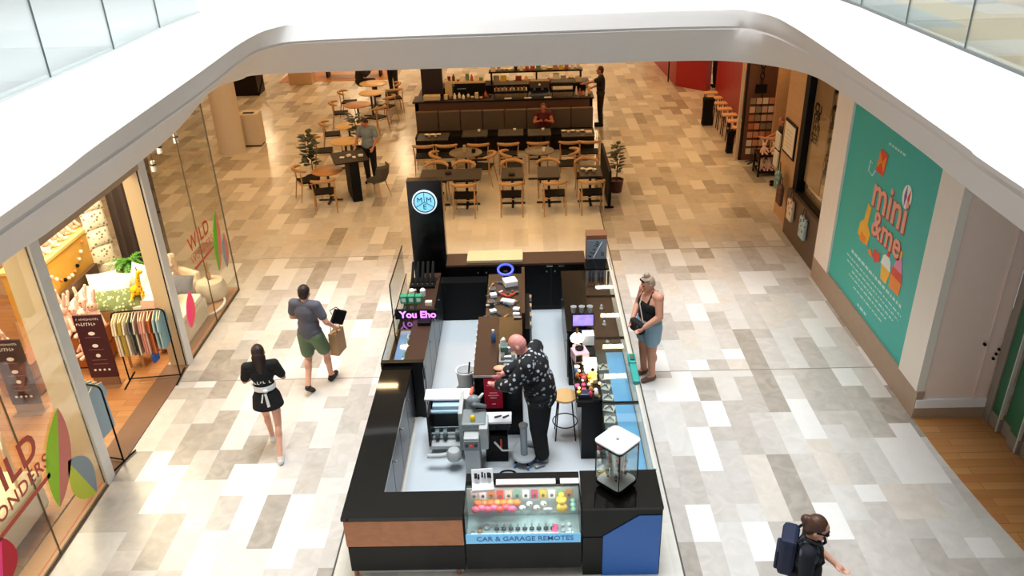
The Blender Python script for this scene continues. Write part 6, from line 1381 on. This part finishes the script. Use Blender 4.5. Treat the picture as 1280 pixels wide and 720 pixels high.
# ================================================================ RIGHT SHOPS
BW = M('brown_stall', '5b4636', .5); LWOOD = M('light_wood', 'c9a077', .5, pat='wood', c2='b48a60', scale=6)
mb = MB(); mb.box(5.22, 5.6, 13.34, 15.4, 0, .95); struct(mb.build('wall_stall', BW))
struct(MB().box(5.2, 5.62, 13.3, 13.36, 0, 4.2).build('trim_8', M('jamb_wood', '9a7a5c', .5))); struct(MB().box(5.185, 5.2, 13.30, 13.33, 0, 4.2).build('trim_9', MATTEBLACK))
struct(MB().box(5.34, 5.62, 15.4, 16.5, 0, 4.2).build('wall_pilaster', LWOOD)); mb = MB(); mb.box(5.3, 5.4, 15.3, 15.4, .9, 4.2); mb.box(5.3, 5.4, 13.34, 15.3, .95, 1.0); mb.box(5.28, 5.45, 15.12, 15.3, .95, 4.2); struct(mb.build('trim_10', MATTEBLACK))
w = MB().box(5.36, 5.372, 13.4, 15.12, 1.0, 4.2).build('window_4', SHOPGLASS); struct(w)
struct(MB().box(6.6, 6.7, 13.4, 16.4, 0, 4.2).build('wall_shop_inner', M('inner_brown', '8a6a4a', .6)))
t = thing('lettered_board', 'brown panel with dark lettering CU GR WR SER inside the right shop window', 'sign', (0, 0, 0))
MB().box(5.41, 5.43, 14.25, 15.12, 1.2, 3.6).build('panel', M('panel_brown', 'b08a62', .6), t)
for s, z in (('CU', 2.68), ('GR', 2.49), ('WR', 2.30), ('SER', 2.11)):
    text(s, .25, M('letter_dark', '140b06', .7, spec=.1), 'lettering', t, frame((5.405, 15.04, z), (0, -1, 0), (0, 0, 1)), .001, bold=.008, align='LEFT')
t = thing('ladder_rack', 'dark leaning ladder rack with boxes inside the right shop window', 'rack', (5.5, 13.9, .95))
for q in (-.25, .25): MB().tube([(.0, q - .12, 0), (.06, q + .2, 1.15)], .018, 6).build('rail', CB, t)
for k in range(4): MB().box(-.03, .12, -.34 + .08 * k, .2 + .08 * k, .12 + .27 * k, .14 + .27 * k).build('rung_shelf', CB, t)
for k in range(4):
    for j in range(2): tag(MB().box(5.49, 5.58, 13.62 + .08 * k + .24 * j, 13.8 + .08 * k + .24 * j, 1.095 + .27 * k, 1.22 + .27 * k).build('gift_box', M('gift_' + ('c9b89a', 'a8907a')[j], ('c9b89a', 'a8907a')[j], .6)), f'gift box on the ladder rack, {ORD[k]} shelf from the bottom, {("right", "left")[j]} one', 'box', 'boxes on the ladder rack')
for i in range(4): tag(MB().ball((5.46, 13.5 + .13 * i, 1.08), .06, n=10).build('red_bauble', M('bauble_' + ('c42a22', 'e8d8c0')[i % 2], ('c42a22', 'e8d8c0')[i % 2], .5), None, smooth=True), f'red or cream ball on the window sill of the right shop, {ORD[i]} from the camera', 'ball', 'balls on the sill')
t = thing('framed_notice', 'black framed white notice board on the light wood pilaster of the right shop', 'notice', (0, 0, 0))
MB().box(5.31, 5.34, 15.62, 16.36, 1.42, 2.12).build('frame', MATTEBLACK, t); MB().box(5.303, 5.31, 15.67, 16.31, 1.47, 2.07).build('sheet', M('notice_white', 'e9dcc8', .6), t)
for k in range(5): MB().box(5.30, 5.303, 15.8, 16.2, 1.6 + .08 * k, 1.608 + .08 * k).build('print_line', GREY, t)
# tote bags hanging outside the stall
for i, (y, z, c, c2, lb) in enumerate(((14.95, .82, 'd9cdb4', 'c0482e', 'cream and red tote bag hanging on the brown stall wall, farther one'), (14.15, .78, 'a9c0c4', '4a5a60', 'blue patterned tote bag hanging on the brown stall wall, nearer one'), (15.7, .86, '5a3a2c', '7a5a44', 'brown tote bag hanging at the end of the brown stall wall'), (15.95, 1.1, '5f8a84', 'c9c0b0', 'teal bag hanging at the far end of the brown stall wall'))):
    t = thing('tote_bag', lb, 'bag', (5.17, y, z - .38), 0, 'hanging tote bags'); MB().box(-.035, .035, -.15, .15, 0, .42).build('bag_body', M('tote_' + c, c, .7, c2=c2, pat='spots', scale=9), t, bevel=.02)
    MB().tube([(0, -.1, .42), (0, -.05, .58), (0, .05, .58), (0, .1, .42)], .01, 6).build('handle', M('tote_strap', '3a2c24', .7), t)
for i, z in enumerate((1.35, .95)): tag(MB().box(5.3, 5.33, 16.55, 16.85, z, z + .34).build('hanging_print', M('print_pale2', 'd8d4c6', .6)), f'pale print hanging at the right shop opening, {("upper", "lower")[i]} one', 'print', 'pale prints')
# shelves inside
t = thing('shelf_unit', 'dark shelf unit with pale boxes inside the right shop', 'shelf', (6.66, 18.6, 0), 0)
MB().box(-.45, .75, .1, .4, 0, 2.6).build('back', M('shelf_brown', '3a2416', .6), t)
for k in range(7): MB().box(-.45, .75, -.2, .1, .2 + .38 * k, .23 + .38 * k).build('shelf', CB, t)
rnd = random.Random(77)
for k in range(6):
    for j in range(4):
        c = rnd.choice(['c9bda0', 'a9b3a0', 'd9c8a8', '8a6a4a', 'b8a488', 'e2d4bc']); h = rnd.uniform(.14, .28)
        tag(MB().box(6.26 + .28 * j, 6.48 + .28 * j, 18.42, 18.66, .232 + .38 * k, .232 + .38 * k + h).build('shelf_box', M('sb_' + c, c, .6), bevel=.01), f'pale box on the dark shelf unit, {ORD[k]} shelf from the bottom, {ORD[j]} from the left', 'box', 'boxes on the dark shelf unit')
struct(MB().box(5.95, 8.8, 19.2, 19.3, 0, 4.2).build('wall_shop_rear', LWOOD)); struct(MB().box(5.4, 5.46, 19.96, 20.04, 0, 4.2).build('trim_11', M('jamb_black', '17100c', .6))); struct(MB().box(5.3, 5.36, 19.94, 20.04, 0, 4.2).build('trim_12', M('jamb_pale', 'c9b8a0', .5)))
w = MB().box(5.46, 6.3, 19.95, 19.97, 0, 4.2).build('wall_card_panel', M('card_panel', '6a4630', .6)); struct(w)
t = thing('card_spinner', 'tall card rack with small cards at the entrance of the right shop', 'rack', (5.75, 19.7, 0))
MB().cyl((0, 0, .05), (0, 0, 1.75), .02, n=8).build('pole', DARKMETAL, t)
for a in range(5): MB().tube([(0, 0, .08), (.26 * math.cos(a * 1.257), .2 * math.sin(a * 1.257), .02)], .015, 6).build('leg', MATTEBLACK, t)
for k in range(7): MB().box(-.3, .3, -.08, -.06, .25 + .21 * k, .27 + .21 * k).build('pocket_rail', DARKMETAL, t)
for k in range(7):
    for j in range(4):
        c = rnd.choice(['c9a890', 'b06a4a', 'd9c8b8', '8a7a6a', 'c98a6a']); tag(MB().box(5.46 + .15 * j, 5.585 + .15 * j, 19.605, 19.62, .272 + .21 * k, .42 + .21 * k).build('greeting_card', M('gc_' + c, c, .6)), f'greeting card on the card rack, {ORD[k]} row from the bottom, {ORD[j]} from the left', 'card', 'cards on the card rack')
t = thing('hanging_chain', 'thick ring chain with a small black card above the card rack', 'chain', (5.72, 19.75, 0))
for k in range(7): MB().tube([(.05 * math.cos(a * PI / 5) * (1 if k % 2 else .5), 0, 2.05 + .13 * k + .08 * math.sin(a * PI / 5)) for a in range(10)], .014, 6, True).build('link', MATTEBLACK, t)
MB().box(-.14, .14, -.01, .01, 1.76, 1.98).build('card', MATTEBLACK, t); MB().cyl((0, 0, 2.9), (0, 0, 4.2), .01, n=6).build('cord', DARKMETAL, t)
t = thing('toy_table', 'low dark display table with pale toys inside the right shop', 'table', (5.84, 18.9, 0)); MB().box(-.3, .35, -.25, .25, .5, .54).build('tabletop', CB, t); MB().box(-.3, .35, -.25, .25, .1, .14).build('lower_shelf', CB, t)
for x in (-.28, .33):
    for y in (-.22, .22): MB().box(x - .02, x + .02, y - .02, y + .02, 0, .54).build('leg', CB, t)
for i, (x, y, z) in enumerate(((5.66, 18.82, .14), (5.84, 18.8, .14), (6.02, 18.82, .14), (5.68, 18.82, .54), (5.92, 18.82, .54))): dup(base, (x, y, z), 3.1, f'pale toy on the dark display table, {("lower", "upper")[i > 2]} level, {ORD[i if i < 3 else i - 3]} across', 'toys on the dark display table', (.95,) * 3)
# red counter shop
RD = M('deep_red', '9c0f14', .4, var=.06)
struct(MB().prism([(5.36, 20.04), (5.42, 20.04), (6.9, 26.9), (6.9, 27.3)], 'z', 0, .04).build('trim_13', RD))
t = thing('red_counter', 'bright red shop counter at the far right of the mall', 'counter', (0, 0, 0))
MB().prism([(5.15, 28.0), (6.0, 27.1), (6.2, 27.3), (5.4, 28.3), (5.3, 34), (4.9, 34)], 'z', 0, 1.0).build('front_panel', RD, t); MB().prism([(5.1, 28.0), (6.0, 27.05), (6.25, 27.3), (5.45, 28.35), (5.35, 34), (4.85, 34)], 'z', 1.0, 1.04).build('worktop', M('red_top', 'c23a30', .4), t)
MB().box(4.98, 5.02, 28.6, 28.64, 0, 1.0).build('joint', CB, t)
t = thing('red_partition', 'slanted red partition wall beside the stools at the far right', 'partition', (0, 0, 0))
MB().prism([(20.3, 0), (27, 0), (27, 2.6), (24.5, 1.7), (20.3, 1.1)], 'x', 6.3, 6.38).build('panel', RD, t); MB().prism([(20.3, 1.1), (24.5, 1.7), (27, 2.6), (27, 2.68), (24.5, 1.78), (20.3, 1.18)], 'x', 6.26, 6.42).build('cap_rail', M('red_top'), t)
for i in range(7):
    y = 20.9 + i * .62; x = 5.62
    t = thing('wooden_stool', f'small pale topped stool beside the red partition, {ORD[i]} from the camera', 'stool', (x, y, 0), 0, 'stools beside the red partition')
    MB().box(-.2, .2, -.13, .13, .56, .6).build('seat', M('stool_top', 'e2a878', .45), t, bevel=.01)
    for a in (-.16, .16):
        for b in (-.1, .1): MB().tube([(a, b, .56), (a * 1.15, b * 1.15, 0)], .014, 6).build('leg', CB, t)
t = thing('folding_sign', 'black folding stand beside the far right stools', 'stand', (5.25, 23.2, 0))
for q in (-1, 1): MB().box(-.15, .15, -.02, .02, 0, .8, Matrix.Rotation(.22 * q, 3, 'X')).build('leaf_panel', MATTEBLACK, t)
t = thing('folding_sign', 'black folding stand at the near end of the far right stools', 'stand', (5.3, 20.6, 0))
for q in (-1, 1): MB().box(-.08, .08, -.02, .02, 0, .62, Matrix.Rotation(.22 * q, 3, 'X')).build('leaf_panel', MATTEBLACK, t)
clutter(10, 6.5, 8.4, 21.5, 22.5, 1.0, 'on the red shop side unit', 'goods behind the red partition', .3)
tag(MB().box(6.4, 8.6, 21.2, 22.8, 0, 1.0).build('side_unit', CB), 'dark side unit behind the red partition at the far right', 'cabinet')
# ================================================================ LIGHT
def area(name, loc, sx, sy, power, color, rot=(0, 0, 0), spread=PI):
    l = bpy.data.lights.new(name, 'AREA'); l.shape = 'RECTANGLE'; l.size = sx; l.size_y = sy; l.energy = power; l.color = color; l.spread = spread
    o = bpy.data.objects.new(name, l); COL.objects.link(o); o.location = loc; o.rotation_euler = rot; return o
w = bpy.data.worlds.new('sky'); SC.world = w; w.use_nodes = True
w.node_tree.nodes['Background'].inputs[0].default_value = (.86, .93, 1, 1); w.node_tree.nodes['Background'].inputs[1].default_value = .42
area('skylight', (-.2, 9.3, 18), 7, 8.5, 1780, (.93, .97, 1), spread=2.0)
WARM = (1, .56, .21)
for x in (-9, -4.6, 1, 6.2):
    for y in (17.5, 22, 27, 32):
        if x == 1 and y == 17.5: continue
        area('ceiling_wash', (x, y, 4.12), 4.2, 4.2, 50 if x < 0 else 66, WARM)
area('ceiling_strip', (-.9, 15.6, 4.12), 1.6, .5, 75, WARM)
area('shop_left_light', (-7.4, 11.3, 3.7), 2.6, 3.4, 340, (1, .84, .56)); area('shop_left_light', (-7.2, 6.4, 3.7), 2.6, 4, 210, (1, .84, .58))
area('shop_right_light', (6.9, 17.8, 3.6), 2.4, 3, 22, WARM)
area('case_fill', (-.14, 6.6, .915), 1.1, .1, 2.2, (1, .97, .92))  # added fill light that brightens the goods in the front case
LAMP = M('lamp_warm', 'ffd9a0', .5, emit=45)
for i, (x, y) in enumerate(((-2.95, 13.62), (-2.63, 14.95), (1.66, 13.62), (1.73, 14.75), (1.8, 16.1), (1.8, 17.5), (-1.0, 25.2), (-.1, 25.2), (.9, 25.2), (-2.2, 25.2))):
    t = thing('ceiling_light', f'slim warm linear light in the mall ceiling, {ORD[i]} of the row', 'light', (x, y, 4.16), 0, 'slim ceiling lights')
    MB().box(-.24, .24, -.09, .09, .0, .035).build('housing', WHITE, t); MB().box(-.21, .21, -.06, .06, -.012, .0).build('diffuser', LAMP, t)
for i, (x, y) in enumerate(((-11.6, 35.2), (-8.0, 38.5), (-5.2, 33), (2.9, 36))):
    l = area('downlight_beam', (x, y, 4.1), .35, .35, 110, (1, .75, .45))
